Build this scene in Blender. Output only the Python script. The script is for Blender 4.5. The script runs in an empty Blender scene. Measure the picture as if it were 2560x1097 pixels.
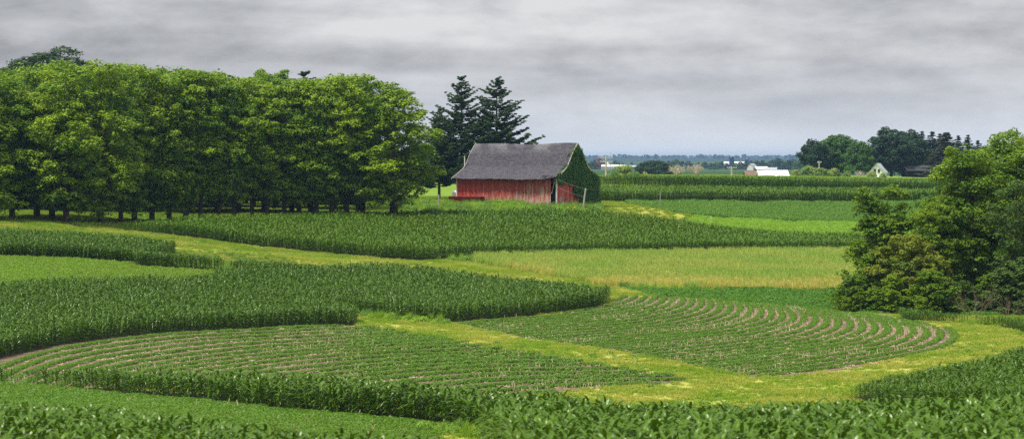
import bpy, math, random
import numpy as np
from mathutils import Vector, Matrix
rng = np.random.default_rng(7)
random.seed(7)
F = 6044.0; CX = 1280.0; HY = 398.0           # lens in photo pixels, principal column, eye-level row
sc = bpy.context.scene
COL = sc.collection
R = math.radians

# ------------------------------------------------------------------ terrain
cols = {
 0:   [(60,-9.5),(80,-10.3),(88,-10.7),(100,-11.9),(120,-13.2),(150,-13.9),(168,-13.85),(190,-13.0),(212,-11.8),(240,-9.7),(262,-8.7),(280,-7.6),(300,-7.3),(350,-7.1),(420,-7.2),(520,-6.6),(650,-6)],
 640: [(60,-9.4),(80,-10.5),(100,-12.1),(120,-13.0),(150,-13.5),(180,-13.6),(200,-13.3),(220,-12.6),(240,-11.6),(260,-10.8),(285,-10.1),(305,-9.0),(325,-7.8),(340,-7.2),(380,-7.0),(450,-6.8),(520,-6.0),(650,-5.5)],
 1280:[(60,-9.2),(80,-10.5),(100,-12.1),(110,-12.9),(120,-13.3),(140,-13.45),(180,-13.45),(225,-13.0),(245,-12.5),(260,-12.2),(280,-11.8),(300,-10.6),(320,-9.2),(340,-7.4),(352,-6.6),(400,-6.7),(440,-6.6),(500,-5.6),(600,-4.6)],
 1600:[(225,-13.2),(290,-11.8),(320,-9.8),(340,-8.1),(355,-7.3),(380,-7.1),(430,-7.4),(500,-5.6),(600,-4.25)],
 1920:[(60,-9.1),(80,-10.4),(100,-12.0),(110,-12.9),(120,-13.3),(135,-13.5),(160,-13.5),(180,-13.5),(200,-13.5),(225,-13.4),(250,-13.0),(280,-12.2),(295,-11.6),(320,-11.0),(345,-10.3),(400,-8.6),(430,-7.7),(465,-6.5),(500,-5.7),(530,-5.2),(600,-4.4)],
 2560:[(60,-9.0),(80,-10.3),(100,-11.6),(120,-12.4),(140,-12.8),(170,-13.0),(200,-13.4),(230,-13.6),(260,-13.3),(300,-12.2),(350,-10.6),(400,-9.0),(450,-8.0),(500,-6.6),(550,-5.9),(620,-5.6)],
}
CP = []
for px, lst in cols.items():
    for D, z in lst: CP.append(((px-CX)/F*D, D, z))
for px in (-1500, 4100):
    for D, z in ((60,-9.3),(100,-12),(150,-13.4),(200,-13.3),(250,-11.5),(300,-9.5),(350,-8.4),(450,-7.3),(600,-6)):
        CP.append(((px-CX)/F*D, D, z))
for px in (-1500, 0, 1280, 2560, 4100):
    for D, z in ((700,-4.6 if px<2000 else -6),(850,-6.5),(1100,-7.4),(1500,-8.2),(2000,-8.4),(3000,-8.0),(4500,-5.0),(6000,-3.0),(11500,2.5)):
        CP.append(((px-CX)/F*D, D, z))
for px, z in ((-1500,8),(0,9),(900,12),(1450,10),(1650,12),(1780,14),(1950,7),(2200,9),(2560,12),(4100,9)):
    CP.append(((px-CX)/F*8000, 8000, z*.35-1.5))
for X in (-60,-20,20,60):
    for Y, z in ((-200,-1.5),(-60,-1.6),(0,-2.2),(20,-4.6),(40,-7.4)): CP.append((X, Y, z))
CP = np.array(CP)
def tq(X, Y):
    return X/np.sqrt(Y*Y+1e4)*9.0, np.arcsinh(Y/30.0)*2.2
def _tps():
    t, q = tq(CP[:,0], CP[:,1]); n = len(t)
    d2 = (t[:,None]-t)**2 + (q[:,None]-q)**2
    K = 0.5*d2*np.log(d2+1e-12) + np.eye(n)*0.004
    P = np.c_[np.ones(n), t, q]
    A = np.block([[K, P],[P.T, np.zeros((3,3))]])
    w = np.linalg.solve(A, np.r_[CP[:,2], 0,0,0])
    return t, q, w
_T, _Q, _W = _tps()
def ground_z(X, Y):
    X = np.atleast_1d(np.asarray(X, float)); Y = np.atleast_1d(np.asarray(Y, float))
    out = np.empty(X.shape).ravel(); xf = X.ravel(); yf = Y.ravel(); n = len(_T)
    for s in range(0, len(xf), 20000):
        t, q = tq(xf[s:s+20000], yf[s:s+20000])
        d2 = (t[:,None]-_T)**2 + (q[:,None]-_Q)**2
        out[s:s+20000] = 0.5*d2*np.log(d2+1e-12) @ _W[:n] + _W[n] + _W[n+1]*t + _W[n+2]*q
    o = out + 0.05*np.sin(xf*0.35)*np.sin(yf*0.23+1)
    far = np.clip((yf-900)/1500, 0, 1)
    o += far*(1.6*np.sin(yf*0.0019+xf*0.0007) + 1.0*np.sin(xf*0.004+yf*0.001))
    return o.reshape(X.shape)
def gz(x, y): return float(ground_z(x, y)[0])
_D = np.exp(np.linspace(math.log(46), math.log(9000), 1500))
def Wp(px, py, h=0.0):
    """world point of the ground (plus crop height h) where a photo pixel's sight line meets it"""
    X = (px-CX)/F*_D; zr = -(py-HY)/F*_D
    d = ground_z(X, _D)+h - zr
    i = np.argmax(d > 0)
    if d[i] <= 0: i = len(_D)-1
    if i > 0:
        f = d[i-1]/(d[i-1]-d[i]) if d[i] != d[i-1] else 0
        D = _D[i-1]*(1-f)+_D[i]*f
    else: D = _D[0]
    return ((px-CX)/F*D, D)
def poly(pts): return np.array([Wp(*p) for p in pts])
def inside(P, X, Y):
    X = np.asarray(X); Y = np.asarray(Y); r = np.zeros(X.shape, bool); n = len(P)
    for i in range(n):
        x1,y1 = P[i]; x2,y2 = P[(i+1)%n]
        if y1 == y2: continue
        c = ((y1 > Y) != (y2 > Y)) & (X < (x2-x1)*(Y-y1)/(y2-y1)+x1)
        r ^= c
    return r
def at(px, D): x = (px-CX)/F*D; return x, D, gz(x, D)
def height_to(py, D, z): return (HY-py)*D/F - z

# fields as ground outlines (third number: crop height when the photo shows the far edge only by its tops)
H = 1.35
P_soy_right = poly([(1130,808),(1300,842),(1500,870),(1700,907),(1880,943),(1980,941),(2150,917),(2300,888),(2380,866),(2398,845),(2375,824),(2300,806),(2200,790),(2060,777),(1900,762),(1760,750),(1640,742),(1560,742),(1500,770),(1350,790)])
P_soy_left = poly([(-300,955),(-100,945),(10,912),(100,882),(250,853),(450,832),(700,818),(880,815),(940,820),(1100,847),(1300,882),(1500,912),(1700,942),(1715,952),(1500,970),(1300,992),(1150,1000),(700,985),(300,965)])
P_corn_left = poly([(-300,706,H),(0,699,H),(250,691,H),(450,687,H),(500,685,H),(560,668,H),(640,660,H),(760,660,H),(830,661,H),(950,657,H),(1060,664,H),(1200,684,H),(1400,702,H),(1500,716,H),(1535,745),(1500,768),(1400,783),(1250,797),(1120,806),(1000,797),(900,787),(830,776),(760,768),(830,784),(880,799),(897,808),(880,814),(700,817),(450,830),(300,842),(150,862),(0,895),(-300,950)])
P_corn_upper_left = poly([(-300,640),(0,642),(200,648),(400,662),(560,678),(640,700),(760,700),(820,668,H),(640,651,H),(480,641,H),(330,631,H),(445,604,H),(400,597,H),(300,585,H),(150,575,H),(0,570,H),(-300,563,H)])
P_corn_middle = poly([(150,558),(250,571),(400,584),(600,610),(800,632),(950,646),(1050,651),(1180,643),(1400,640),(1700,636),(1900,634),(2120,632),(2500,640),(2500,598,H),(2130,584,H),(2000,581,H),(1900,574,H),(1800,563,H),(1700,548,H),(1600,535,H),(1500,525,H),(1280,522,H),(1100,527,H),(800,531,H),(500,538,H),(330,547,H),(200,553,.8)])
P_soy_upper = poly([(-300,628),(0,631),(250,636),(450,648),(640,668),(640,700),(400,740),(-300,760)])
P_band = poly([(-300,949),(0,957),(200,975),(400,995),(700,1026),(900,1042),(1100,1062),(1200,1088),(1240,1140),(1500,1600),(2200,1600),(3000,1600),(3000,985,1.5),(2560,995,1.5),(2000,1008,1.6),(1560,1008,1.6),(1400,988,1.5),(1150,972,1.5),(870,940,1.45),(600,930,1.3),(300,922,1.15),(0,917,1.05),(-300,910,1.0)])
P_near_left = poly([(-300,998,1.45),(0,1003,1.45),(250,1022,1.45),(480,1046,1.45),(700,1072,1.45),(1000,1092,1.45),(1150,1110,1.45),(1150,1400),(-300,1400)])
P_corn_right = poly([(2105,992),(2200,1010),(2300,1025),(2560,1040),(3000,1060),(3000,800,1.2),(2560,866,1.2),(2430,901,1.2),(2300,926,1.0),(2180,949,.75),(2115,968,.6)])
P_corn_strip_right = poly([(2250,788),(2400,806),(2500,816),(2560,834),(3000,870),(3000,805,.6),(2560,797,.6),(2400,789,.6),(2255,783,.6)])
P_rye = poly([(1185,656),(1330,682),(1500,713),(1620,723),(2060,728),(2500,735),(2500,640),(2120,632),(1400,640),(1185,645)])
P_weed_mid = poly([(1570,722),(1640,742),(1760,748),(1900,760),(2060,775),(2200,786),(2500,790),(2500,732),(2060,728),(1620,723)])
P_alfalfa = poly([(1556,507),(1610,517),(1680,530),(1760,541),(1900,549),(2400,556),(2500,500),(2100,501),(1700,500)])
P_light = poly([(1740,541),(1900,549),(2500,556),(2500,610),(1900,605),(1700,570)])
P_corn_far_front = poly([(1480,503),(1700,505),(2150,508),(2600,506),(2600,474,1.9),(2100,470,1.9),(1950,468,1.9),(1700,465,1.9),(1480,462,1.9)])
P_corn_far_back = poly([(1020,461),(1490,463),(2000,468),(2600,474),(2600,460,2.0),(2380,456,2.0),(2000,449,2.0),(1750,443,2.0),(1490,440,2.0),(1020,439,2.0)])
P_path = poly([(1490,505),(1556,507),(1610,517),(1680,530),(1740,541),(1700,548),(1600,536),(1480,524)])
P_bare = poly([(345,633,H),(430,626),(520,630),(700,642),(800,652,H),(640,651,H),(480,641,H)])
P_weeds_barn = poly([(870,505),(1060,508),(1200,512),(1400,513),(1510,516),(1500,530),(1280,534),(1060,535),(1000,518),(870,512)])
P_lawn_far = poly([(1000,500),(1140,500),(1140,463),(1000,463)])

# ------------------------------------------------------------------ helpers
def link(o): COL.objects.link(o); return o
def mesh_obj(name, V, Fc, mat=None, parent=None, smooth=False, mats=None, mi=None):
    me = bpy.data.meshes.new(name)
    V = np.asarray(V, dtype=np.float32).reshape(-1,3)
    if isinstance(Fc, np.ndarray) and Fc.ndim == 2:
        k = Fc.shape[1]; n = len(Fc)
        me.vertices.add(len(V)); me.vertices.foreach_set('co', V.ravel())
        me.loops.add(n*k); me.loops.foreach_set('vertex_index', Fc.astype(np.int32).ravel())
        me.polygons.add(n); me.polygons.foreach_set('loop_start', np.arange(0, n*k, k, dtype=np.int32))
        me.update(calc_edges=True)
    else:
        me.from_pydata([tuple(map(float, v)) for v in V], [], [tuple(int(i) for i in f) for f in Fc]); me.update()
    if mat: me.materials.append(mat)
    if mats:
        for m in mats: me.materials.append(m)
        me.polygons.foreach_set('material_index', np.asarray(mi, dtype=np.int32))
    if smooth: me.polygons.foreach_set('use_smooth', np.ones(len(me.polygons), bool))
    o = bpy.data.objects.new(name, me)
    if parent: o.parent = parent
    return link(o)
def tag(o, label=None, cat=None, group=None, kind=None):
    if label: o['label'] = label
    if cat: o['category'] = cat
    if group: o['group'] = group
    if kind: o['kind'] = kind
    return o
def empty(name, loc, rz=0, label=None, cat=None, group=None):
    o = bpy.data.objects.new(name, None); link(o); o.empty_display_size = 0.5
    o.location = loc; o.rotation_euler = (0,0,rz); return tag(o, label, cat, group)
class MB:
    """collects shapes that make up ONE part"""
    def __init__(s): s.v = []; s.f = []
    def add(s, V, Fc):
        n = len(s.v); s.v += [tuple(v) for v in V]; s.f += [tuple(i+n for i in f) for f in Fc]; return s
    def box(s, x0,x1,y0,y1,z0,z1):
        return s.add([(x0,y0,z0),(x1,y0,z0),(x1,y1,z0),(x0,y1,z0),(x0,y0,z1),(x1,y0,z1),(x1,y1,z1),(x0,y1,z1)],
                     [(0,3,2,1),(4,5,6,7),(0,1,5,4),(1,2,6,5),(2,3,7,6),(3,0,4,7)])
    def tube(s, pts, rad, n=6, cap=True):
        pts = [Vector(p) for p in pts]; rings = []
        if not hasattr(rad, '__len__'): rad = [rad]*len(pts)
        for i, p in enumerate(pts):
            d = (pts[min(i+1,len(pts)-1)]-pts[max(i-1,0)]).normalized()
            a = d.orthogonal().normalized() if i == 0 else (a - d*a.dot(d)).normalized()
            b = d.cross(a)
            rings.append([p+(a*math.cos(2*math.pi*k/n)+b*math.sin(2*math.pi*k/n))*rad[i] for k in range(n)])
        V = [v for r in rings for v in r]; Fc = []
        for i in range(len(pts)-1):
            for k in range(n):
                Fc.append((i*n+k, i*n+(k+1)%n, (i+1)*n+(k+1)%n, (i+1)*n+k))
        if cap: Fc.append(tuple(range(n))[::-1]); Fc.append(tuple((len(pts)-1)*n+k for k in range(n)))
        return s.add(V, Fc)
    def prism(s, outline, y0, y1):
        """outline in (x,z), extruded along y"""
        n = len(outline)
        V = [(x,y0,z) for x,z in outline]+[(x,y1,z) for x,z in outline]
        return s.add(V, [tuple(range(n)), tuple(range(n,2*n))[::-1]]+[(i,i+n,(i+1)%n+n,(i+1)%n) for i in range(n)])
    def build(s, name, mat, parent=None, smooth=False): return mesh_obj(name, s.v, s.f, mat, parent, smooth)

# ------------------------------------------------------------------ materials
def nodes_of(m): m.use_nodes = True; nt = m.node_tree; nt.nodes.clear(); return nt
def N(nt, t, **kw):
    n = nt.nodes.new(t)
    for k, v in kw.items():
        if k.startswith('i_'):
            key = k[2:]; key = int(key) if key.isdigit() else key.replace('_',' ')
            n.inputs[key].default_value = v
        else: setattr(n, k, v)
    return n
def ramp(nt, fac, stops):
    r = nt.nodes.new('ShaderNodeValToRGB'); e = r.color_ramp.elements
    while len(e) < len(stops): e.new(0.5)
    for el, (p, c) in zip(e, stops): el.position = p; el.color = (*c, 1) if len(c) == 3 else c
    nt.links.new(fac, r.inputs[0]); return r.outputs[0]
def mix(nt, fac, a, b, mode='MIX'):
    m = nt.nodes.new('ShaderNodeMix'); m.data_type = 'RGBA'; m.blend_type = mode
    for s, v in ((0, fac), (6, a), (7, b)):
        if isinstance(v, (int, float)): m.inputs[s].default_value = v
        elif isinstance(v, tuple): m.inputs[s].default_value = (*v[:3], 1)
        else: nt.links.new(v, m.inputs[s])
    return m.outputs[2]
def noise(nt, scale, detail=3, vec=None, rough=.55, mapscale=None, dist=0):
    n = nt.nodes.new('ShaderNodeTexNoise'); n.inputs['Scale'].default_value = scale
    n.inputs['Detail'].default_value = detail; n.inputs['Roughness'].default_value = rough; n.inputs['Distortion'].default_value = dist
    if vec is None: vec = N(nt, 'ShaderNodeNewGeometry').outputs['Position']
    if mapscale:
        mp = nt.nodes.new('ShaderNodeMapping'); mp.inputs['Scale'].default_value = mapscale
        nt.links.new(vec, mp.inputs[0]); vec = mp.outputs[0]
    nt.links.new(vec, n.inputs['Vector']); return n.outputs[0]
def finish(nt, color, rough=.8, spec=.3, bump=None, bstr=.3, bdist=.05, metal=0):
    p = nt.nodes.new('ShaderNodeBsdfPrincipled'); o = nt.nodes.new('ShaderNodeOutputMaterial')
    if isinstance(color, tuple): p.inputs['Base Color'].default_value = (*color, 1)
    else: nt.links.new(color, p.inputs['Base Color'])
    p.inputs['Roughness'].default_value = rough; p.inputs['Specular IOR Level'].default_value = spec
    p.inputs['Metallic'].default_value = metal
    if bump is not None:
        b = nt.nodes.new('ShaderNodeBump'); b.inputs['Strength'].default_value = bstr; b.inputs['Distance'].default_value = bdist
        nt.links.new(bump, b.inputs['Height']); nt.links.new(b.outputs[0], p.inputs['Normal'])
    nt.links.new(p.outputs[0], o.inputs[0]); return p
def foliage(name, c1, c2, c3=None, rough=.5, spec=.35, transl=.3, tcol=1.35, nscale=.35):
    """leaves: per-leaf variation between c1 and c2, patches of c3, some light through the leaf"""
    m = bpy.data.materials.new(name); nt = nodes_of(m)
    g = N(nt, 'ShaderNodeNewGeometry')
    c = mix(nt, g.outputs['Random Per Island'], c1, c2)
    if c3:
        f = ramp(nt, noise(nt, nscale, 3), [(.40,(0,0,0)),(.62,(1,1,1))])
        c = mix(nt, f, c, c3)
    p = nt.nodes.new('ShaderNodeBsdfPrincipled'); nt.links.new(c, p.inputs['Base Color'])
    p.inputs['Roughness'].default_value = rough; p.inputs['Specular IOR Level'].default_value = spec
    o = nt.nodes.new('ShaderNodeOutputMaterial')
    t = nt.nodes.new('ShaderNodeBsdfTranslucent')
    tc = mix(nt, 1.0, c, (tcol*1.15, tcol, .6), 'MULTIPLY'); nt.links.new(tc, t.inputs[0])
    ms = nt.nodes.new('ShaderNodeMixShader'); ms.inputs[0].default_value = transl
    nt.links.new(p.outputs[0], ms.inputs[1]); nt.links.new(t.outputs[0], ms.inputs[2]); nt.links.new(ms.outputs[0], o.inputs[0])
    return m
def plain(name, col, rough=.7, spec=.3, var=.15, scale=3, metal=0, mapscale=None):
    m = bpy.data.materials.new(name); nt = nodes_of(m)
    tc = N(nt, 'ShaderNodeTexCoord').outputs['Object']
    n = noise(nt, scale, 4, tc, mapscale=mapscale)
    d = tuple(max(0, c*(1-var*2)) for c in col); l = tuple(min(1, c*(1+var)) for c in col)
    finish(nt, ramp(nt, n, [(.3,d),(.7,l)]), rough, spec, metal=metal); return m

M = {}
M['corn'] = foliage('corn_leaf', (.052,.122,.004), (.098,.195,.006), (.070,.152,.005), rough=.32, spec=.25, transl=.13, nscale=.06)
M['corn_hill'] = foliage('corn_leaf_hill', (.055,.135,.003), (.098,.205,.005), (.092,.18,.005), rough=.38, spec=.22, transl=.13, nscale=.05)
M['soy'] = foliage('soy_leaf', (.08,.2,.015), (.15,.30,.025), (.12,.24,.02), rough=.55, spec=.3, transl=.3, nscale=.12)
M['grass'] = foliage('grass_blade', (.15,.30,.02), (.27,.39,.04), (.38,.42,.09), rough=.7, spec=.15, transl=.3, nscale=.22)
M['lawn'] = foliage('lawn_blade', (.14,.27,.02), (.22,.34,.035), (.26,.33,.04), rough=.7, spec=.15, transl=.3, nscale=.1)
M['rye'] = foliage('rye_blade', (.34,.46,.10), (.50,.56,.17), (.31,.47,.10), rough=.75, spec=.15, transl=.3, nscale=.12)
M['rye_dry'] = foliage('rye_dry_blade', (.52,.48,.15), (.62,.57,.22), (.46,.5,.14), rough=.75, spec=.15, transl=.3, nscale=.12)
M['weed'] = foliage('weed_leaf', (.18,.36,.03), (.32,.48,.05), (.14,.28,.06), rough=.6, spec=.2, transl=.3, nscale=.35)
M['weed_dark'] = foliage('weed_dark_leaf', (.07,.19,.025), (.12,.27,.03), (.1,.24,.03), rough=.6, spec=.2, transl=.3, nscale=.3)
M['alfalfa'] = foliage('alfalfa_leaf', (.085,.20,.025), (.13,.27,.03), (.12,.25,.035), rough=.6, spec=.2, transl=.25, nscale=.1)
M['light_crop'] = foliage('light_crop_leaf', (.18,.36,.03), (.25,.42,.04), (.2,.36,.03), rough=.6, spec=.2, transl=.3, nscale=.1)
M['grove'] = foliage('grove_leaf', (.095,.195,.005), (.16,.285,.006), (.235,.355,.008), rough=.5, spec=.2, transl=.2, nscale=.22)
M['grove_cool'] = foliage('grove_cool_leaf', (.065,.165,.006), (.125,.245,.008), (.19,.31,.009), rough=.5, spec=.2, transl=.2, nscale=.3)
M['hedge'] = foliage('copse_leaf', (.055,.135,.006), (.11,.215,.007), (.175,.285,.009), rough=.5, spec=.2, transl=.2, nscale=.3)
M['hedge_yellow'] = foliage('yellow_leaf', (.16,.22,.015), (.3,.33,.02), (.12,.19,.015), rough=.55, spec=.25, transl=.35, nscale=.5)
M['hedge_grey'] = foliage('grey_green_leaf', (.06,.12,.02), (.10,.17,.03), (.07,.14,.02), rough=.6, spec=.25, transl=.25)
M['far_leaf'] = foliage('far_leaf', (.05,.13,.02), (.085,.19,.025), (.08,.17,.03), rough=.6, spec=.2, transl=.25, nscale=.1)
M['far_leaf_dark'] = foliage('far_leaf_dark', (.022,.06,.028), (.04,.09,.035), (.035,.08,.03), rough=.6, spec=.2, transl=.2, nscale=.1)
M['pine'] = foliage('pine_needle', (.016,.05,.02), (.035,.085,.025), (.045,.095,.022), rough=.6, spec=.25, transl=.12, nscale=.4)
M['spruce'] = foliage('spruce_needle', (.018,.04,.03), (.03,.055,.035), None, rough=.6, spec=.2, transl=.1)
M['spruce_brown'] = foliage('brown_spruce_needle', (.045,.06,.035), (.07,.075,.045), None, rough=.6, spec=.2, transl=.1)
M['pale_bush'] = foliage('pale_bush_leaf', (.25,.36,.08), (.42,.5,.16), (.1,.22,.04), rough=.6, spec=.2, transl=.25, nscale=.3)
M['ivy'] = foliage('ivy_leaf', (.035,.13,.02), (.075,.21,.03), (.08,.18,.025), rough=.5, spec=.35, transl=.2, nscale=.8)
M['flower'] = foliage('flower_petal', (.75,.35,.02), (.8,.5,.02), None)
M['bark'] = plain('bark', (.075,.06,.045), .9, .1, .3, 6, mapscale=(1,1,.2))
M['bark_pale'] = plain('dead_bark', (.64,.56,.48), .9, .1, .2, 6)
M['straw'] = plain('straw', (.62,.5,.34), .8, .15, .2, 30)
M['white'] = plain('white_paint', (.75,.74,.72), .6, .3, .08, 2)
M['white_metal'] = plain('white_roof_metal', (.9,.9,.9), .45, .3, .03, 1)
M['grey_metal'] = plain('grey_roof_metal', (.42,.46,.5), .45, .4, .1, 1)
M['red_paint'] = plain('red_paint', (.33,.035,.03), .6, .3, .2, 2)
M['brown_roof'] = plain('brown_roof', (.2,.13,.1), .8, .2, .15, 2)
M['silo_blue'] = plain('silo_blue', (.03,.055,.16), .4, .4, .1, 1)
M['silo_brick'] = plain('silo_brick', (.22,.1,.09), .8, .2, .15, 1)
M['dark'] = plain('interior_shade', (.012,.011,.012), .9, .1, .1, 2)  # near-black: shade of interiors and openings put into the colour
M['pole_wood'] = plain('pole_wood', (.72,.66,.58), .85, .15, .2, 4, mapscale=(1,1,.15))
M['pole_grey'] = plain('pole_grey', (.5,.47,.44), .85, .15, .15, 4, mapscale=(1,1,.15))
M['wire'] = plain('wire', (.35,.35,.36), .4, .4, .05, 1)
M['tank'] = plain('tank_metal', (.55,.56,.6), .35, .5, .15, 2, metal=.6)
M['tank_dark'] = plain('tank_dark', (.05,.055,.065), .5, .3, .2, 2)
M['glass'] = plain('window_glass', (.04,.05,.06), .15, .5, .05, 2)
M['block'] = plain('concrete', (.4,.37,.33), .9, .2, .15, 3)

def board_material():
    m = bpy.data.materials.new('weathered_red_boards'); nt = nodes_of(m)
    uv = N(nt, 'ShaderNodeUVMap').outputs[0]
    sep = nt.nodes.new('ShaderNodeSeparateXYZ'); nt.links.new(uv, sep.inputs[0])
    # one tone per board
    mul = N(nt, 'ShaderNodeMath', operation='MULTIPLY', i_1=4.2); nt.links.new(sep.outputs[0], mul.inputs[0])
    fl = N(nt, 'ShaderNodeMath', operation='FLOOR'); nt.links.new(mul.outputs[0], fl.inputs[0])
    wn = N(nt, 'ShaderNodeTexWhiteNoise', noise_dimensions='1D'); nt.links.new(fl.outputs[0], wn.inputs['W'])
    red = mix(nt, wn.outputs[0], (.42,.055,.045), (.56,.12,.10))
    # peeled paint, streaked down the boards, worst low and towards the near corner
    n1 = noise(nt, 1.0, 6, uv, .7, mapscale=(7.5, .75, 1))
    n2 = noise(nt, .28, 2, uv, .5)
    a = N(nt, 'ShaderNodeMath', operation='MULTIPLY_ADD', i_1=.34, i_2=-.17); nt.links.new(n2, a.inputs[0])
    ylow = N(nt, 'ShaderNodeMapRange'); ylow.inputs['From Min'].default_value = 0.3; ylow.inputs['From Max'].default_value = 3.9
    ylow.inputs['To Min'].default_value = .09; ylow.inputs['To Max'].default_value = -.15; nt.links.new(sep.outputs[1], ylow.inputs[0])
    xr = N(nt, 'ShaderNodeMapRange'); xr.inputs['From Min'].default_value = 0; xr.inputs['From Max'].default_value = 16
    xr.inputs['To Min'].default_value = .05; xr.inputs['To Max'].default_value = -.08; nt.links.new(sep.outputs[0], xr.inputs[0])
    bb = N(nt, 'ShaderNodeMath', operation='MULTIPLY_ADD', i_1=.12, i_2=-.06); nt.links.new(wn.outputs[0], bb.inputs[0])
    cur = n1
    for s in (a.outputs[0], ylow.outputs[0], xr.outputs[0], bb.outputs[0]):
        ad = N(nt, 'ShaderNodeMath', operation='ADD'); nt.links.new(cur, ad.inputs[0]); nt.links.new(s, ad.inputs[1]); cur = ad.outputs[0]
    peel = ramp(nt, cur, [(.5,(0,0,0)),(.58,(1,1,1))])
    wood = mix(nt, noise(nt, 3, 3, uv, mapscale=(6,.5,1)), (.38,.26,.22), (.6,.48,.42))
    col = mix(nt, peel, red, wood)
    fr = N(nt, 'ShaderNodeMath', operation='FRACT'); nt.links.new(mul.outputs[0], fr.inputs[0])
    gap = N(nt, 'ShaderNodeMath', operation='LESS_THAN', i_1=.09); nt.links.new(fr.outputs[0], gap.inputs[0])
    col = mix(nt, gap.outputs[0], col, (.05,.015,.013))
    finish(nt, col, .8, .2); return m
def shingle_material():
    m = bpy.data.materials.new('asphalt_shingles'); nt = nodes_of(m)
    uv = N(nt, 'ShaderNodeUVMap').outputs[0]
    b = N(nt, 'ShaderNodeTexBrick', offset=.5); nt.links.new(uv, b.inputs['Vector'])
    b.inputs['Scale'].default_value = 1; b.inputs['Brick Width'].default_value = .34; b.inputs['Row Height'].default_value = .26
    b.inputs['Mortar Size'].default_value = .018; b.inputs['Color1'].default_value = (.085,.08,.092,1); b.inputs['Color2'].default_value = (.15,.14,.155,1)
    b.inputs['Mortar'].default_value = (.05,.047,.055,1); b.inputs['Bias'].default_value = 0
    n = noise(nt, .9, 5, uv, .7)
    col = mix(nt, ramp(nt, n, [(.35,(.7,.7,.7)),(.7,(1.35,1.3,1.25))]), b.outputs[0], b.outputs[0])
    mm = mix(nt, 1.0, b.outputs[0], ramp(nt, n, [(.3,(.9,.9,.92)),(.7,(1.12,1.1,1.08))]), 'MULTIPLY')
    # worn courses near the ridge where pale tabs show
    b2 = N(nt, 'ShaderNodeTexBrick', offset=.5); nt.links.new(uv, b2.inputs['Vector'])
    b2.inputs['Scale'].default_value = 1; b2.inputs['Brick Width'].default_value = .68; b2.inputs['Row Height'].default_value = .26
    b2.inputs['Mortar Size'].default_value = .06; b2.inputs['Color1'].default_value = (0,0,0,1); b2.inputs['Color2'].default_value = (.25,.25,.25,1); b2.inputs['Mortar'].default_value = (1,1,1,1)
    sep = nt.nodes.new('ShaderNodeSeparateXYZ'); nt.links.new(uv, sep.inputs[0])
    near = N(nt, 'ShaderNodeMapRange'); near.inputs['From Min'].default_value = .2; near.inputs['From Max'].default_value = 2.2
    near.inputs['To Min'].default_value = .62; near.inputs['To Max'].default_value = 0; nt.links.new(sep.outputs[1], near.inputs[0])
    wp = ramp(nt, noise(nt, .28, 1, uv), [(.44,(0,0,0)),(.56,(1,1,1))])
    f1 = N(nt, 'ShaderNodeMath', operation='MULTIPLY'); nt.links.new(wp, f1.inputs[0]); nt.links.new(near.outputs[0], f1.inputs[1])
    f2 = N(nt, 'ShaderNodeMath', operation='MULTIPLY'); nt.links.new(f1.outputs[0], f2.inputs[0]); nt.links.new(b2.outputs[0], f2.inputs[1])
    mm = mix(nt, f2.outputs[0], mm, (.42,.4,.38)); mm = mix(nt, 1.0, mm, (.70,.72,.79), 'MULTIPLY')
    finish(nt, mm, .9, .15); return m
M['boards'] = board_material(); M['shingles'] = shingle_material()

def ground_material():
    m = bpy.data.materials.new('farm_ground'); nt = nodes_of(m)
    at_ = N(nt, 'ShaderNodeAttribute', attribute_name='field_colour')
    big = noise(nt, .22, 3); small = noise(nt, 3.5, 5, rough=.7); mid = noise(nt, .9, 4)
    c = mix(nt, 1.0, at_.outputs['Color'], ramp(nt, small, [(.3,(.62,.64,.6)),(.7,(1.35,1.3,1.3))]), 'MULTIPLY')
    c = mix(nt, 1.0, c, ramp(nt, mid, [(.3,(.8,.85,.8)),(.7,(1.2,1.15,1.2))]), 'MULTIPLY')
    c = mix(nt, 1.0, c, ramp(nt, big, [(.35,(.86,.95,.8)),(.65,(1.2,1.05,1.1))]), 'MULTIPLY')
    finish(nt, c, .95, .1, bump=small, bstr=.5, bdist=.08); return m

# ------------------------------------------------------------------ ground
YS = np.concatenate([np.linspace(-180,44,30), np.exp(np.linspace(math.log(46),math.log(620),640)), np.exp(np.linspace(math.log(627),math.log(11400),150))])
tt = np.concatenate([np.linspace(-.9,-.26,28)[:-1], np.linspace(-.26,.26,640), np.linspace(.26,.9,28)[1:]])
TT, YY = np.meshgrid(tt, YS); XX = TT*np.sqrt(YY*YY+1e4*np.clip(1-YY/2000,0,1))
GX, GY = XX.ravel(), YY.ravel(); GZ = ground_z(GX, GY)
gc = np.empty((len(GX),4), np.float32); gc[:] = (.20,.28,.035,1)
SOIL = (.155,.12,.088); CSOIL_SHADED = (.035,.045,.02)  # soil tones deepened for the shade between plants, most under the corn
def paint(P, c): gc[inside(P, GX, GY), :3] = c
near = GY < 345
gc[near & (GX > -40) , :3] = (.31,.35,.08)
gc[(GY>270)&(GX<5)&(GY<440), :3] = (.14,.25,.025)
gc[(GY>345), :3] = (.15,.26,.03)
farm = GY > 545; gc[farm, :3] = (.22,.36,.06)
s_ = np.sin(GY*.006+GX*.0008)+.6*np.sin(GY*.0137+GX*.0021+1)
gc[(GY>820)&(s_>0), :3] = (.03,.075,.03); gc[(GY>820)&(s_<=0), :3] = (.045,.10,.04); gc[(GY>5200), :3] = (.02,.04,.025)
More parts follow.
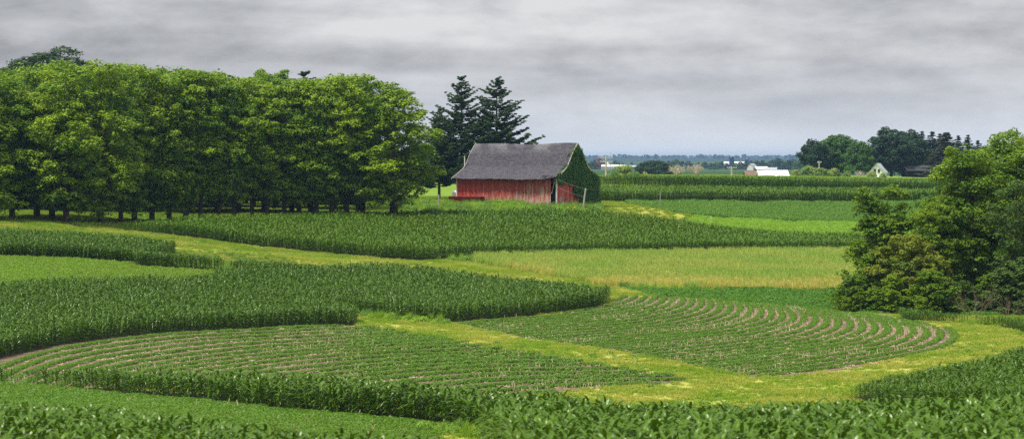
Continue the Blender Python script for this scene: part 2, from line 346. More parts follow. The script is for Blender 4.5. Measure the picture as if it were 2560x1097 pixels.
for P_, c_ in ((P_rye,(.42,.42,.14)),(P_weed_mid,(.12,.26,.035)),(P_light,(.2,.36,.03)),(P_alfalfa,(.1,.24,.045)),(P_path,(.3,.32,.06)),(P_soy_upper,(.2,.2,.08)),
              (P_bare,(.2,.17,.08)),(P_corn_upper_left,CSOIL_SHADED),(P_corn_middle,CSOIL_SHADED),(poly([(-300,990),(-100,950),(0,885),(250,835),(450,815),(700,805),(700,830),(250,900),(100,935)]),SOIL),(P_soy_left,SOIL),(P_soy_right,SOIL),(P_corn_left,CSOIL_SHADED),
              (P_band,CSOIL_SHADED),(P_near_left,CSOIL_SHADED),(P_corn_right,CSOIL_SHADED),(P_corn_strip_right,CSOIL_SHADED),(P_corn_far_front,CSOIL_SHADED),(P_corn_far_back,CSOIL_SHADED)):
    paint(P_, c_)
P_soil_left = poly([(-300,990),(-100,950),(0,885),(250,835),(450,815),(700,805),(700,830),(250,900),(100,935)])
P_soy_low = poly([(-300,949),(0,957),(200,975),(400,995),(700,1026),(900,1042),(1080,1060),(1130,1140),(-300,1140)])
m_ = inside(P_soy_low, GX, GY) & ~inside(P_near_left, GX, GY) & ~inside(P_band, GX, GY); gc[m_, :3] = (.2,.2,.08)
nx, ny = len(tt), len(YS)
ii = (np.arange(ny-1)[:,None]*nx + np.arange(nx-1)).ravel()
Q = np.stack([ii, ii+1, ii+nx+1, ii+nx], 1)
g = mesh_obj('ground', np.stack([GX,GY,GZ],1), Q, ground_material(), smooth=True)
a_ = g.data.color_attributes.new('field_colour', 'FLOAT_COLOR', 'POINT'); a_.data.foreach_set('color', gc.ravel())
tag(g, kind='structure')

# ------------------------------------------------------------------ crop prototypes
PROTO = bpy.data.collections.new('crop_shapes')      # never linked: only referenced by the crop fields
def proto(name, V, Fc, mat):
    o = mesh_obj(name, V, Fc, mat); COL.objects.unlink(o); PROTO.objects.link(o); return o
def corn_proto(seed, mat, hgt=1.5, nleaf=12, wf=1.0):
    r = random.Random(seed); b = MB()
    lean = (r.uniform(-.06,.06), r.uniform(-.06,.06))
    b.tube([(0,0,-.1),(lean[0]*.4,lean[1]*.4,hgt*.45),(lean[0],lean[1],hgt*.85)], [.017,.014,.006], 4, False)
    plane = r.uniform(0, math.pi)
    for i in range(nleaf):
        f = i/(nleaf-1); h0 = hgt*(.12+.73*f); az = plane + (math.pi if i%2 else 0) + r.uniform(-.5,.5)
        L = hgt*(.42+.22*math.sin(math.pi*min(1,f*1.02)))*r.uniform(.85,1.15)
        e0 = R(50+16*f+r.uniform(-14,12)); bend = R(r.uniform(85,135))*(1-.15*f); wd = .045*wf*r.uniform(.85,1.15)*(1.1 if f>.3 else .8)
        x = z = 0; prev = None; ns = 5
        cx, cy = lean[0]*f*.8, lean[1]*f*.8
        side = (-math.sin(az), math.cos(az)); tw = r.uniform(-.5,.5)
        for k in range(ns+1):
            s = k/ns; w = wd*(0.55+1.0*s if s<.35 else .9*(1-((s-.35)/.65)**1.8)+.02)
            c = (cx+math.cos(az)*x, cy+math.sin(az)*x, h0+z)
            t_ = tw*s; sw = (side[0]*w*math.cos(t_), side[1]*w*math.cos(t_), w*math.sin(t_)+w*.35)
            ring = [(c[0]-sw[0],c[1]-sw[1],c[2]-sw[2]+w*.7),(c[0],c[1],c[2]),(c[0]+sw[0],c[1]+sw[1],c[2]+sw[2])]
            if prev:
                b.add(prev+ring, [(0,1,4,3),(1,2,5,4)])
            prev = ring
            e = e0 - bend*s; x += math.cos(e)*L/ns; z += math.sin(e)*L/ns
    return weld(b, name='corn_plant', mat=mat)
def weld(b, name, mat):
    V = np.round(np.array(b.v), 5); u, inv = np.unique(V, axis=0, return_inverse=True); inv = inv.ravel()
    return proto(name, u, [tuple(inv[i] for i in f) for f in b.f], mat)
def leafy_proto(seed, mat, name, w, h, n, leaf, base=0.0):
    r = np.random.default_rng(seed); V = []; Fc = []
    for i in range(n):
        a = r.uniform(0, 6.283); rr = w*math.sqrt(r.uniform(0,1)); z = base+h*(.25+.75*math.sqrt(max(0,1-(rr/w)**2)))*r.uniform(.35,1.0)
        c = np.array([rr*math.cos(a), rr*math.sin(a), z])
        nrm = np.array([math.cos(a)*rr/w*.8, math.sin(a)*rr/w*.8, .8]) + r.normal(0,.4,3); nrm /= np.linalg.norm(nrm)
        u = np.cross(nrm, r.normal(0,1,3)); u /= np.linalg.norm(u); v = np.cross(nrm, u); s = leaf*r.uniform(.7,1.2)
        k = len(V); V += [c-u*s, c+v*s*.62, c+u*s, c-v*s*.62]; Fc.append((k,k+1,k+2,k+3))
    return proto(name, V, Fc, mat)
def tuft_proto(seed, mat, name, w, h, n, bw, lean=.5, seedhead=False):
    r = random.Random(seed); V = []; Fc = []
    for i in range(n):
        a = r.uniform(0,6.283); rr = w*r.random(); bx, by = rr*math.cos(a), rr*math.sin(a)
        d = r.uniform(0,6.283); ln = lean*r.random(); hh = h*r.uniform(.55,1.1); ww = bw*r.uniform(.7,1.3)
        sx, sy = -math.sin(d)*ww, math.cos(d)*ww; k = len(V)
        mx, my = bx+math.cos(d)*ln*hh*.3, by+math.sin(d)*ln*hh*.3; tx, ty = bx+math.cos(d)*ln*hh, by+math.sin(d)*ln*hh
        V += [(bx-sx,by-sy,-.03),(bx+sx,by+sy,-.03),(mx+sx*.8,my+sy*.8,hh*.55),(mx-sx*.8,my-sy*.8,hh*.55),(tx+sx*(.9 if seedhead else .2),ty+sy*(.9 if seedhead else .2),hh),(tx-sx*.2,ty-sy*.2,hh)]
        Fc += [(k,k+1,k+2,k+3),(k+3,k+2,k+4,k+5)]
    return proto(name, V, Fc, mat)
CORN = [corn_proto(100+i, M['corn']) for i in range(6)]
CORNH = [corn_proto(200+i, M['corn_hill']) for i in range(6)]
CORNN = [corn_proto(250+i, M['corn'], nleaf=10, wf=1.35) for i in range(6)]
M['soy_pale'] = foliage('soy_pale_leaf', (.13,.27,.02), (.22,.37,.035), (.18,.31,.03), rough=.55, spec=.2, transl=.3, nscale=.12)
SOYP = [leafy_proto(340+i, M['soy_pale'], 'soy_plant_pale', .33, .28, 90, .06) for i in range(4)]
SOY = [leafy_proto(300+i, M['soy'], 'soy_plant', .31, .20, 110, .052) for i in range(5)]
SOYW = [leafy_proto(320+i, M['soy'], 'soy_plant_wide', .42, .23, 125, .058) for i in range(4)]
GRASS = [tuft_proto(400+i, M['grass'], 'grass_tuft', .3, .13, 46, .013, .9) for i in range(5)]
LAWN = [tuft_proto(420+i, M['lawn'], 'lawn_tuft', .42, .11, 50, .02, .9) for i in range(4)]
RYE = [tuft_proto(440+i, M['rye'], 'rye_tuft', .4, .85, 40, .016, .35, True) for i in range(4)]
RYED = [tuft_proto(460+i, M['rye_dry'], 'dry_rye_tuft', .4, .8, 40, .016, .4, True) for i in range(3)]
WEED = [leafy_proto(480+i, M['weed'], 'weed_clump', .5, .75, 110, .085) for i in range(3)]+[tuft_proto(490+i, M['weed'], 'weed_tuft', .35, .95, 50, .02, .5) for i in range(2)]
WEEDD = [leafy_proto(500+i, M['weed_dark'], 'weed_clump_dark', .45, .35, 80, .075) for i in range(4)]
ALF = [leafy_proto(520+i, M['alfalfa'], 'alfalfa_clump', .6, .5, 110, .085) for i in range(4)]
LIGHT = [leafy_proto(540+i, M['light_crop'], 'light_crop_clump', .6, .3, 90, .08) for i in range(3)]
def stub_proto(seed):
    r = random.Random(seed); b = MB()
    for i in range(r.choice((1,1,2))):
        x, y = r.uniform(-.06,.06), r.uniform(-.06,.06); h = r.uniform(.18,.36)
        b.tube([(x,y,-.05),(x+r.uniform(-.12,.12),y+r.uniform(-.12,.12),h)], [.02,.017], 4)
    return proto('stubble_stalk', b.v, b.f, M['straw'])
STUB = [stub_proto(600+i) for i in range(5)]
def residue_proto(seed):
    r = random.Random(seed); b = MB()
    for i in range(9):
        x, y = r.uniform(-.3,.3), r.uniform(-.3,.3); a = r.uniform(0,3.14); L = r.uniform(.08,.22)
        b.tube([(x,y,.02),(x+math.cos(a)*L,y+math.sin(a)*L,.03+r.uniform(0,.04))], .012, 3)
    return proto('residue', b.v, b.f, M['straw'])
RES = [residue_proto(640+i) for i in range(4)]
FLOWER = [leafy_proto(660+i, M['flower'], 'flower_head', .25, .5, 14, .06, .3) for i in range(2)]

_groups = {}
def scatter_group(protos):
    key = protos[0].name
    if key in _groups: return _groups[key]
    ng = bpy.data.node_groups.new('scatter_'+key, 'GeometryNodeTree')
    ng.interface.new_socket('Geometry', in_out='INPUT', socket_type='NodeSocketGeometry')
    ng.interface.new_socket('Geometry', in_out='OUTPUT', socket_type='NodeSocketGeometry')
    gi = ng.nodes.new('NodeGroupInput'); go = ng.nodes.new('NodeGroupOutput')
    jn = ng.nodes.new('GeometryNodeJoinGeometry')
    for p in reversed(protos):
        oi = ng.nodes.new('GeometryNodeObjectInfo'); oi.inputs['Object'].default_value = p
        gt = ng.nodes.new('GeometryNodeGeometryToInstance')
        ng.links.new(oi.outputs['Geometry'], gt.inputs[0]); ng.links.new(gt.outputs[0], jn.inputs[0])
    ip = ng.nodes.new('GeometryNodeInstanceOnPoints'); ng.links.new(gi.outputs[0], ip.inputs['Points']); ng.links.new(jn.outputs[0], ip.inputs['Instance'])
    ip.inputs['Pick Instance'].default_value = True
    def attr(nm, typ):
        n = ng.nodes.new('GeometryNodeInputNamedAttribute'); n.data_type = typ; n.inputs['Name'].default_value = nm
        return [o for o in n.outputs if o.enabled and o.name == 'Attribute'][0]
    ng.links.new(attr('pick','INT'), ip.inputs['Instance Index'])
    e2r = ng.nodes.new('FunctionNodeEulerToRotation'); ng.links.new(attr('turn','FLOAT_VECTOR'), e2r.inputs[0]); ng.links.new(e2r.outputs[0], ip.inputs['Rotation'])
    ng.links.new(attr('size','FLOAT_VECTOR'), ip.inputs['Scale'])
    ng.links.new(ip.outputs[0], go.inputs[0]); _groups[key] = ng; return ng
def scatter(name, X, Y, protos, smin=.85, smax=1.15, hs=None, label=None, cat=None, tilt=.08, zoff=0):
    n = len(X)
    if n == 0: return
    Z = ground_z(X, Y)+zoff
    me = bpy.data.meshes.new(name); me.vertices.add(n); me.vertices.foreach_set('co', np.stack([X,Y,Z],1).astype(np.float32).ravel())
    a = me.attributes.new('pick','INT','POINT'); a.data.foreach_set('value', rng.integers(0,len(protos),n).astype(np.int32))
    t = np.zeros((n,3),np.float32); t[:,0] = rng.normal(0,tilt,n); t[:,1] = rng.normal(0,tilt,n); t[:,2] = rng.uniform(0,6.283,n)
    a = me.attributes.new('turn','FLOAT_VECTOR','POINT'); a.data.foreach_set('vector', t.ravel())
    s = rng.uniform(smin,smax,n); S = np.stack([s,s,s],1)
    if hs is not None: S *= np.asarray(hs)[:,None] if np.ndim(hs) == 1 else hs
    a = me.attributes.new('size','FLOAT_VECTOR','POINT'); a.data.foreach_set('vector', S.astype(np.float32).ravel())
    o = link(bpy.data.objects.new(name, me)); md = o.modifiers.new('scatter','NODES'); md.node_group = scatter_group(protos)
    tag(o, label, cat, kind='stuff'); return o
def in_view(X, Y, m=1.18, near=40):
    return (np.abs(X) < (1280/F*m)*Y+3) & (Y > near)
def rowgrid(P, rs, ps, ang, curve=0.0, not_in=()):
    """points in rows inside an outline: row spacing, plant spacing, heading from +x"""
    c, s = math.cos(ang), math.sin(ang); q = P@np.array([[c,-s],[s,c]])
    u = np.arange(q[:,0].min()-5, q[:,0].max()+5, ps); v = np.arange(q[:,1].min()-12, q[:,1].max()+12, rs)
    U, V = np.meshgrid(u, v); U = U+rng.normal(0,ps*.22,U.shape); V = V+rng.normal(0,.05,V.shape)+curve*np.sin(U*.03)
    X = (U*c - V*s).ravel(); Y = (U*s+V*c).ravel()
    k = in_view(X, Y) & inside(P, X, Y)
    for p in not_in: k &= ~inside(p, X, Y)
    k &= rng.random(len(k)) > .03
    return X[k], Y[k]
def randpts(P, dens, not_in=(), near=40):
    x0,y0 = P.min(0); x1,y1 = P.max(0); x0 = max(x0,-1.2*.212*y1-5); x1 = min(x1,1.2*.212*y1+5); n = int((x1-x0)*(y1-y0)*dens)
    X = rng.uniform(x0,x1,n); Y = rng.uniform(y0,y1,n); k = in_view(X,Y,near=near) & inside(P,X,Y)
    for p in not_in: k &= ~inside(p, X, Y)
    return X[k], Y[k]
EX = 1.0
def wav(X, Y, s, o=0): return .5+.25*(np.sin(X*s+o)*np.cos(Y*s*1.3+o*2)+np.sin(X*s*2.3+Y*s*1.7+o))
# corn
X,Y = rowgrid(P_corn_middle, .76, .30, R(4), 2); scatter('corn_field', X, Y, CORNH, .85,1.1, (.93+.1*wav(X,Y,.05))*np.interp(X/Y*F+CX,[130,300,480],[.22,.6,1]), 'tall dark green corn field on the slope below the red barn','corn field')
X,Y = rowgrid(P_corn_left, .76, .29, R(14), 3); scatter('corn_field', X, Y, CORN, .85,1.1, (.88+.1*wav(X,Y,.07)), 'broad curving corn field filling the middle left beside the mown waterway','corn field')
X,Y = rowgrid(P_corn_upper_left, .65, .22, R(-4), 1); scatter('corn_field', X, Y, CORN, .85,1.1, (.88+.1*wav(X,Y,.07))*np.where(Y>Wp(440,622)[1], np.interp(X/Y*F+CX,[330,445],[1,.35]), 1.0), 'corn strip at the far left above the upper soybean patch','corn field')
X,Y = rowgrid(P_band, .76, .25, R(-38), 0); X0 = X/Y*F+CX
hs = np.interp(X0, [-300,0,300,600,900,1500,2600], [.66,.70,.77,.87,.98,1.05,1.04])*np.interp(Y,[60,95,112,125],[1.0,1.0,.98,1.0])
scatter('corn_field', X, Y, CORNN, .85,1.12, hs, 'nearest long corn strip widening across the foreground to the bottom right','corn field')
X,Y = rowgrid(P_near_left, .76, .27, R(-20), 0); scatter('corn_field', X, Y, CORNN, .85,1.1, np.full(len(X),.96), 'blurred corn leaves at the very bottom left corner','corn field')
X,Y = rowgrid(P_corn_right, .62, .22, R(8), 0); scatter('corn_field', X, Y, CORN, .85,1.1, np.interp(X/Y*F+CX,[2110,2180,2300,2430],[.42,.55,.74,.85]), 'dark corn patch at the lower right inside the curve of the grass path','corn field')
X,Y = rowgrid(P_corn_strip_right, .5, .2, R(-8), 0); scatter('corn_field', X, Y, CORN, .85,1.1, np.full(len(X),.5), 'thin low corn strip running under the trees on the right','corn field')
X,Y = rowgrid(P_corn_far_front, .76, .42, R(-2), 0); scatter('corn_field', X, Y, CORNH, .9,1.1, np.full(len(X),1.27), 'nearer of the two level corn strips right of the barn','corn field')
X,Y = rowgrid(P_corn_far_back, .76, .45, R(-2), 0); scatter('corn_field', X, Y, CORNH, .9,1.1, np.full(len(X),1.33), 'farther of the two level corn strips with a dark front edge behind the barn','corn field')

# soybean rows
def resample(pts, step):
    pts = np.asarray(pts); d = np.r_[0, np.cumsum(np.linalg.norm(np.diff(pts,axis=0),axis=1))]
    s = np.arange(0, d[-1], step)
    # smooth by repeated averaging of a dense linear interpolation
    f = np.linspace(0, d[-1], 400); P = np.stack([np.interp(f,d,pts[:,0]),np.interp(f,d,pts[:,1])],1)
    for _ in range(120): P[1:-1] = (P[:-2]+2*P[1:-1]+P[2:])/4
    return np.stack([np.interp(s,f,P[:,0]),np.interp(s,f,P[:,1])],1)
def rows(base, shift, ks, P, step, jit=.025):
    B = resample(base, step); out = []; rk = []
    for k in ks:
        q = B + np.array(shift)*k + rng.normal(0,jit,B.shape)
        m = inside(P, q[:,0], q[:,1]) & in_view(q[:,0],q[:,1]); out.append(q[m]); rk += [k]*int(m.sum())
    return np.concatenate(out), np.array(rk)
bR = [(-22,80)]+[Wp(*p) for p in ((1880,942),(2100,918),(2300,884),(2372,862),(2392,845),(2378,825),(2325,806),(2265,795))]
bR += [(bR[-1][0]-1.6, bR[-1][1]+14),(bR[-1][0]-4, bR[-1][1]+30)]
pR, kR = rows(bR, (-.75,1.62), range(0,35), P_soy_right, .24)
scatter('soybean_rows', pR[:,0], pR[:,1], SOY, .85,1.1, np.full(len(pR),1.0), 'soybean rows sweeping in a hairpin curve in the right field','soybeans')
bL = [Wp(*p) for p in ((-60,955),(-20,930),(30,909),(100,885),(200,864),(320,847),(449,834),(698,820),(900,814))]; d_ = np.array(bL[-1])-np.array(bL[-2])
bL = [(bL[0][0]-.6,bL[0][1]-25)]+bL+[(bL[-1][0]+d_[0]*3, bL[-1][1]+d_[1]*2), (bL[-1][0]+d_[0]*8, bL[-1][1]+d_[1]*3)]
pL, kL = rows(bL, (1.25,-2.5), range(0,30), P_soy_left, .24)
notb = ~inside(P_band, pL[:,0], pL[:,1]); pL = pL[notb]; kL = kL[notb]
wide = pL[:,0] > -12
scatter('soybean_rows', pL[:,0], pL[:,1], SOYW, .75,1.15, np.where(wide,1.12,.95), 'soybean rows arching across the centre left field below the waterway','soybeans')
X,Y = rowgrid(P_soy_upper, .62, .26, R(-5), 1, (P_corn_left,P_corn_upper_left)); scatter('soybean_rows', X, Y, SOYP, .7,1.1, np.full(len(X),.95), 'pale green soybean patch at the upper left between two corn strips','soybeans')
X,Y = rowgrid(P_soy_low, .6, .26, R(-38), 0, (P_near_left,P_band)); scatter('soybean_rows', X, Y, SOYW, .8,1.15, np.full(len(X),1.0), 'soybean strip at the bottom left between the two nearest corn strips','soybeans')
# stubble between some rows
def stub_rows(base, shift, ks, P, step, keep):
    q, k = rows(base, shift, ks, P, step, .1); w = wav(q[:,0],q[:,1],.13,k*.7)+.25*wav(q[:,0],q[:,1],.5,k*1.3)
    m = (w > keep) & (rng.random(len(q)) < .75); return q[m]
qa = np.concatenate([stub_rows(bR,(-.75,1.62),[1.5,2.5,3.5,7.5,11.5,12.5,16.5,17.5,24.5,30.5],P_soy_right,.17,.60), stub_rows(bR,(-.75,1.62),[i+.5 for i in range(36)],P_soy_right,.4,.93)])
scatter('corn_stubble', qa[:,0], qa[:,1], STUB, .7,1.2, None, 'pale dry corn stubble standing between the rows of the right soybean field','stubble', .15)
qb = np.concatenate([stub_rows(bL,(1.25,-2.5),[2.5,6.5,10.5,14.5,16.5,18.5,19.5,20.5],P_soy_left,.2,.68), stub_rows(bL,(1.25,-2.5),[i+.5 for i in range(30)],P_soy_left,.35,.88)])
qb = qb[~inside(P_band, qb[:,0], qb[:,1])]
scatter('corn_stubble', qb[:,0], qb[:,1], STUB, .7,1.2, None, 'pale dry corn stubble among the rows of the centre left soybean field','stubble', .15)
X,Y = randpts(P_soy_low, .5, (P_near_left,P_band)); X2,Y2 = randpts(P_soy_upper, .25, (P_corn_left,P_corn_upper_left))
scatter('corn_stubble', np.r_[X,X2], np.r_[Y,Y2], STUB, .7,1.3, None, 'single dry stalks poking out of the soybean strips on the left','stubble', .15)
X,Y = randpts(P_soy_right, 1.5); X2,Y2 = randpts(P_soy_left, 1.5, (P_band,)); scatter('crop_residue', np.r_[X,X2], np.r_[Y,Y2], RES, .7,1.4, None, 'straw litter lying on the brown soil between soybean rows','straw litter')
# grass
allcrops = (P_soy_right,P_soy_left,P_corn_left,P_corn_upper_left,P_corn_middle,P_soy_upper,P_band,P_near_left,P_corn_right,P_corn_strip_right,P_rye,P_weed_mid,P_soil_left,P_corn_far_front,P_corn_far_back,P_alfalfa,P_light,P_soy_low)
BX = np.array([(-80,100),(80,100),(80,300),(-80,300)])
X,Y = randpts(BX, 7.5, allcrops); k = rng.random(len(X)) < np.clip(.25+1.1*wav(X,Y,.45,3)*wav(X,Y*1.6,.17,1)*2,.15,1); X = X[k]; Y = Y[k]; scatter('waterway_grass', X, Y, GRASS, .7,1.4, .8+.5*wav(X,Y,.3), 'mown yellow green grass of the waterway winding between the fields','grass')
BX2 = BX; X,Y = randpts(BX2, .35, allcrops); k = wav(X,Y,.2,5) > .55; scatter('weed_cover', X[k], Y[k], WEEDD, .3,.7, None, 'low green weeds dotted through the mown waterway','weeds')
BX = np.array([(-90,275),(14,275),(14,420),(-90,420)])
X,Y = randpts(BX, 2.2, allcrops); scatter('lawn_grass', X, Y, LAWN, .7,1.3, None, 'bright short grass on the rise under and beside the grove','grass')
BX = np.array([(0,335),(110,335),(110,640),(0,640)])
X,Y = randpts(BX, .8, allcrops); scatter('lawn_grass', X, Y, LAWN, 1,1.8, None, 'yellow green grass strips beside the far crops right of the barn','grass')
X,Y = randpts(P_rye, 6); f = wav(X,Y,.08)*.5+wav(X,Y*2.2,.05,2)*.5; X0 = X/Y*F+CX; edge = (HY-ground_z(X,Y)*F/Y)
d = (rng.random(len(X)) < np.clip((edge-694)/20,0,.9)) | ((rng.random(len(X))<.6)&(X0<1420+rng.normal(0,40,len(X)))&(edge>668))
scatter('rye_grass', X[~d], Y[~d], RYE, .7,1.15, None, 'pale green and cream tall grass field below the middle corn','tall grass')
scatter('rye_grass', X[d], Y[d], RYED, .6,1.05, None, 'dry orange straw coloured edge of the tall grass field','tall grass')
X,Y = randpts(P_weed_mid, 5); scatter('weed_cover', X, Y, WEEDD, .7,1.4, .5+.7*wav(X,Y,.3), 'dark green weedy strip behind the curved soybean rows','weeds')
X,Y = randpts(P_bare, 1.2, (P_corn_upper_left,P_corn_left)); scatter('weed_cover', X, Y, WEEDD, .4,.8, None, 'sparse weeds on the bare brown patch at the upper left','weeds')
X,Y = randpts(P_alfalfa, 2.2); scatter('alfalfa_crop', X, Y, ALF, .7,1.3, .7+.5*wav(X,Y,.25), 'even mid green low crop right of the barn','crop')
X,Y = randpts(P_light, 1.8); scatter('young_crop', X, Y, LIGHT, .7,1.2, None, 'bright light green strip between low crop and corn at the right','crop')
X,Y = randpts(P_weeds_barn, 3.5); w = wav(X,Y,.35,1); scatter('roadside_weeds', X, Y, WEED, .55,1.15, .5+.8*w, 'overgrown yellow green weeds along the foot of the red barn','weeds')
X,Y = randpts(P_weeds_barn, .12); k = X > 4; scatter('wild_flowers', X[k], Y[k], FLOWER, .8,1.3, None, 'orange and yellow flowers near the ivy corner of the barn','flowers')
# fringe of weeds where corn meets the waterway
def edge_pts(pts, n, w):
    q = resample([Wp(*p) for p in pts], .3); i = rng.integers(0,len(q),n); return q[i]+rng.normal(0,w,(n,2))
q = np.concatenate([edge_pts([(760,768),(830,779),(900,789),(1000,799),(1120,810)],180,.7), edge_pts([(1560,718),(1640,725),(1760,728)],90,.8), edge_pts([(1130,652),(1180,645),(1250,646)],120,.9), edge_pts([(1100,1075),(1180,1085),(1230,1092)],60,.8)])
scatter('corner_weeds', q[:,0], q[:,1], WEED, .35,.85, None, 'rough weeds fringing the corn tips along the waterway','weeds')

# ------------------------------------------------------------------ trees
def leaf_cloud(C, rad, n, leaf, seed, flat=.75, up=.35, jit=.55):
    """leaf-sized faces gathered in dome-like clumps: C (k,3) centres, rad (k,) radii"""
    r = np.random.default_rng(seed); k = len(C); cnt = np.maximum(6,(n*(rad/rad.mean())**2)).astype(int)
    idx = np.repeat(np.arange(k), cnt); m = len(idx)
    d = r.normal(0,1,(m,3)); d /= np.linalg.norm(d,axis=1)[:,None]; d[:,2] = np.where((d[:,2]<-.25)&(r.random(m)<.7), -d[:,2], d[:,2])
    rr = (r.uniform(.35,1,m)**.5)*r.normal(1,.12,m)
    P = C[idx] + d*rr[:,None]*rad[idx][:,None]*np.array([1,1,flat])
    nr = d*.9 + np.array([0,0,up]) + r.normal(0,jit,(m,3)); nr /= np.linalg.norm(nr,axis=1)[:,None]
    u = np.cross(nr, r.normal(0,1,(m,3))); u /= np.linalg.norm(u,axis=1)[:,None]; v = np.cross(nr,u)
    s = leaf*r.uniform(.65,1.3,m)[:,None]
    V = np.stack([P-u*s, P+v*s*.55, P+u*s, P-v*s*.55],1).reshape(-1,3)
    return V, np.arange(m*4).reshape(-1,4)
def tree_meshes(seed, Ht, Rd, base, crad, nclump, nleaf, leaf, mat, shape='oval', two=False, trunk_r=.28, gap=.0, sub=0):
    r = np.random.default_rng(seed)
    def env(s):
        if shape == 'oval': return np.sin(np.pi*np.clip(s*.86+.12,0,1))**.55
        if shape == 'column': return np.clip(1.02-s**3.2,0.12,1)**.8*(.72+.28*np.clip(s*4,0,1))
        if shape == 'dome': return np.sqrt(np.clip(1-s**2,0.02,1))
        return np.sin(np.pi*np.clip(s*.8+.2,0,1))
    C = []; tries = 0; lob = r.uniform(0,6.28,6)
    while len(C) < nclump and tries < nclump*60:
        tries += 1; s = r.random(); a = r.uniform(0,6.283)
        e = Rd*env(s)*(1+.16*math.sin(3*a+lob[0]+s*5)+.12*math.sin(5*a+lob[1]-s*9)+.08*math.sin(s*23+lob[2]))
        rr = e*(r.uniform(.25,1)**.55)
        cx = 0
        if two and s > .45: cx = (Rd*.55 if r.random()<.5 else -Rd*.6)*(s-.45)*1.8; rr *= .62
        p = np.array([rr*math.cos(a)+cx, rr*math.sin(a), base+(Ht-base-crad*.4)*s])
        if C and min(np.linalg.norm((np.array(C)-p)*[1,1,1.2],axis=1)) < crad*(.62+gap): continue
        C.append(p)
    C = np.array(C); rad = crad*r.uniform(.65,1.25,len(C))
    if sub:     # lobes made of smaller leafy sprays
        S = []; sr = []
        for c, R0 in zip(C, rad):
            k = max(5, int(sub*(R0/crad)**2))
            d = r.normal(0,1,(k,3)); d /= np.linalg.norm(d,axis=1)[:,None]; d[:,2] = np.where((d[:,2]<-.1)&(r.random(k)<.8), -d[:,2], d[:,2])
            S.append(c + d*R0*r.uniform(.55,1.02,k)[:,None]*[1,1,.72]); sr.append(crad*r.uniform(.22,.42,k))
        V, Q = leaf_cloud(np.concatenate(S), np.concatenate(sr), nleaf, leaf, seed+1, flat=.7, up=.8, jit=.36)
    else: V, Q = leaf_cloud(C, rad, nleaf, leaf, seed+1)
    b = MB(); w = r.normal(0,.05,(4,2))*Ht*.12
    tp = [(0,0,-.6),(0,0,.05),(w[0,0]*.3,w[0,1]*.3,Ht*.18),(w[1,0],w[1,1],Ht*.42),(w[2,0],w[2,1],Ht*.68),(w[3,0],w[3,1],Ht*.9)]
    b.tube(tp, [trunk_r*1.5,trunk_r*1.25,trunk_r,trunk_r*.75,trunk_r*.42,trunk_r*.12], 8)
    zt = np.array([p[2] for p in tp])
    for c in C[r.permutation(len(C))[:min(len(C), 46)]]:
        z0 = max(Ht*.12, c[2]-(.25+.5*r.random())*np.hypot(c[0],c[1])-.6)
        z0 = min(z0, Ht*.85)
        px, py = np.interp(z0, zt, [p[0] for p in tp]), np.interp(z0, zt, [p[1] for p in tp])
        L = np.linalg.norm(c-[px,py,z0]); r0 = min(trunk_r*.4, .02+.018*L)
        m1 = (px+(c[0]-px)*.5, py+(c[1]-py)*.5, z0+(c[2]-z0)*.38+r.normal(0,.1))
        b.tube([(px,py,z0), m1, tuple(c)], [r0, r0*.6, r0*.2], 5, False)
    return (V,Q), b
def tree_variant(name, mat, *a, bark='bark', **k):
    (V,Q), b = tree_meshes(*a[:8], mat, **k)
    o = mesh_obj('crown', V, Q, M[mat]); t = mesh_obj('trunk', b.v, b.f, M[bark], smooth=True)
    COL.objects.unlink(o); COL.objects.unlink(t); return dict(crown=o.data, trunk=t.data, H=a[1])
def put_tree(name, var, x, y, Ht, label, cat='tree', group=None, rz=None, wide=1.0, z=None):
    z = gz(x,y) if z is None else z
    s = Ht/var['H']; e = empty(name, (x,y,z), random.uniform(0,6.28) if rz is None else rz, label, cat, group)
    e.scale = (s*wide, s*wide, s)
    for n in ('trunk','crown'):
        if var.get(n): o = bpy.data.objects.new(n, var[n]); o.parent = e; link(o)
    return e
# a: seed,H,R,base,clump radius,clumps,leaves per clump,leaf size
GV = [tree_variant('grove', 'grove' if i%4 else 'grove_cool', 1000+i*7, 17.5, 3.8, 1.4, 1.6, 60, 28, .15, shape='column', trunk_r=.27, gap=.34, sub=22) for i in range(7)]
GV += [tree_variant('grove', 'grove' if i%4 else 'grove_cool', 1100+i*7, 17.5, 3.7, 2.9, 1.5, 54, 28, .15, shape='column', trunk_r=.27, gap=.36, sub=21) for i in range(5)]
front = [(92,540,308),(130,545,300),(165,549,294),(252,547,297),(302,541,305),(336,538,309),(380,538,310),(423,537,312),(465,535,314),(501,535,315),(548,534,316),(585,533,318),(630,531,321),(668,532,320),(710,531,322),(748,530,323),(790,530,323),(830,530,323),(867,528,325),(907,521,334),(981,520,336),(986,530,324)]
tops_x = [-200,0,80,150,220,300,400,480,560,640,730,820,900,960,1010,1100]
tops_y = [180,195,165,175,170,172,182,178,192,200,198,202,190,205,212,225]
nF = len(front); ordn = ['','second','third','fourth','fifth','sixth','seventh','eighth','ninth','tenth','eleventh','twelfth','thirteenth','fourteenth','fifteenth','sixteenth','seventeenth','eighteenth','nineteenth','twentieth','twenty first','twenty second','twenty third','twenty fourth']
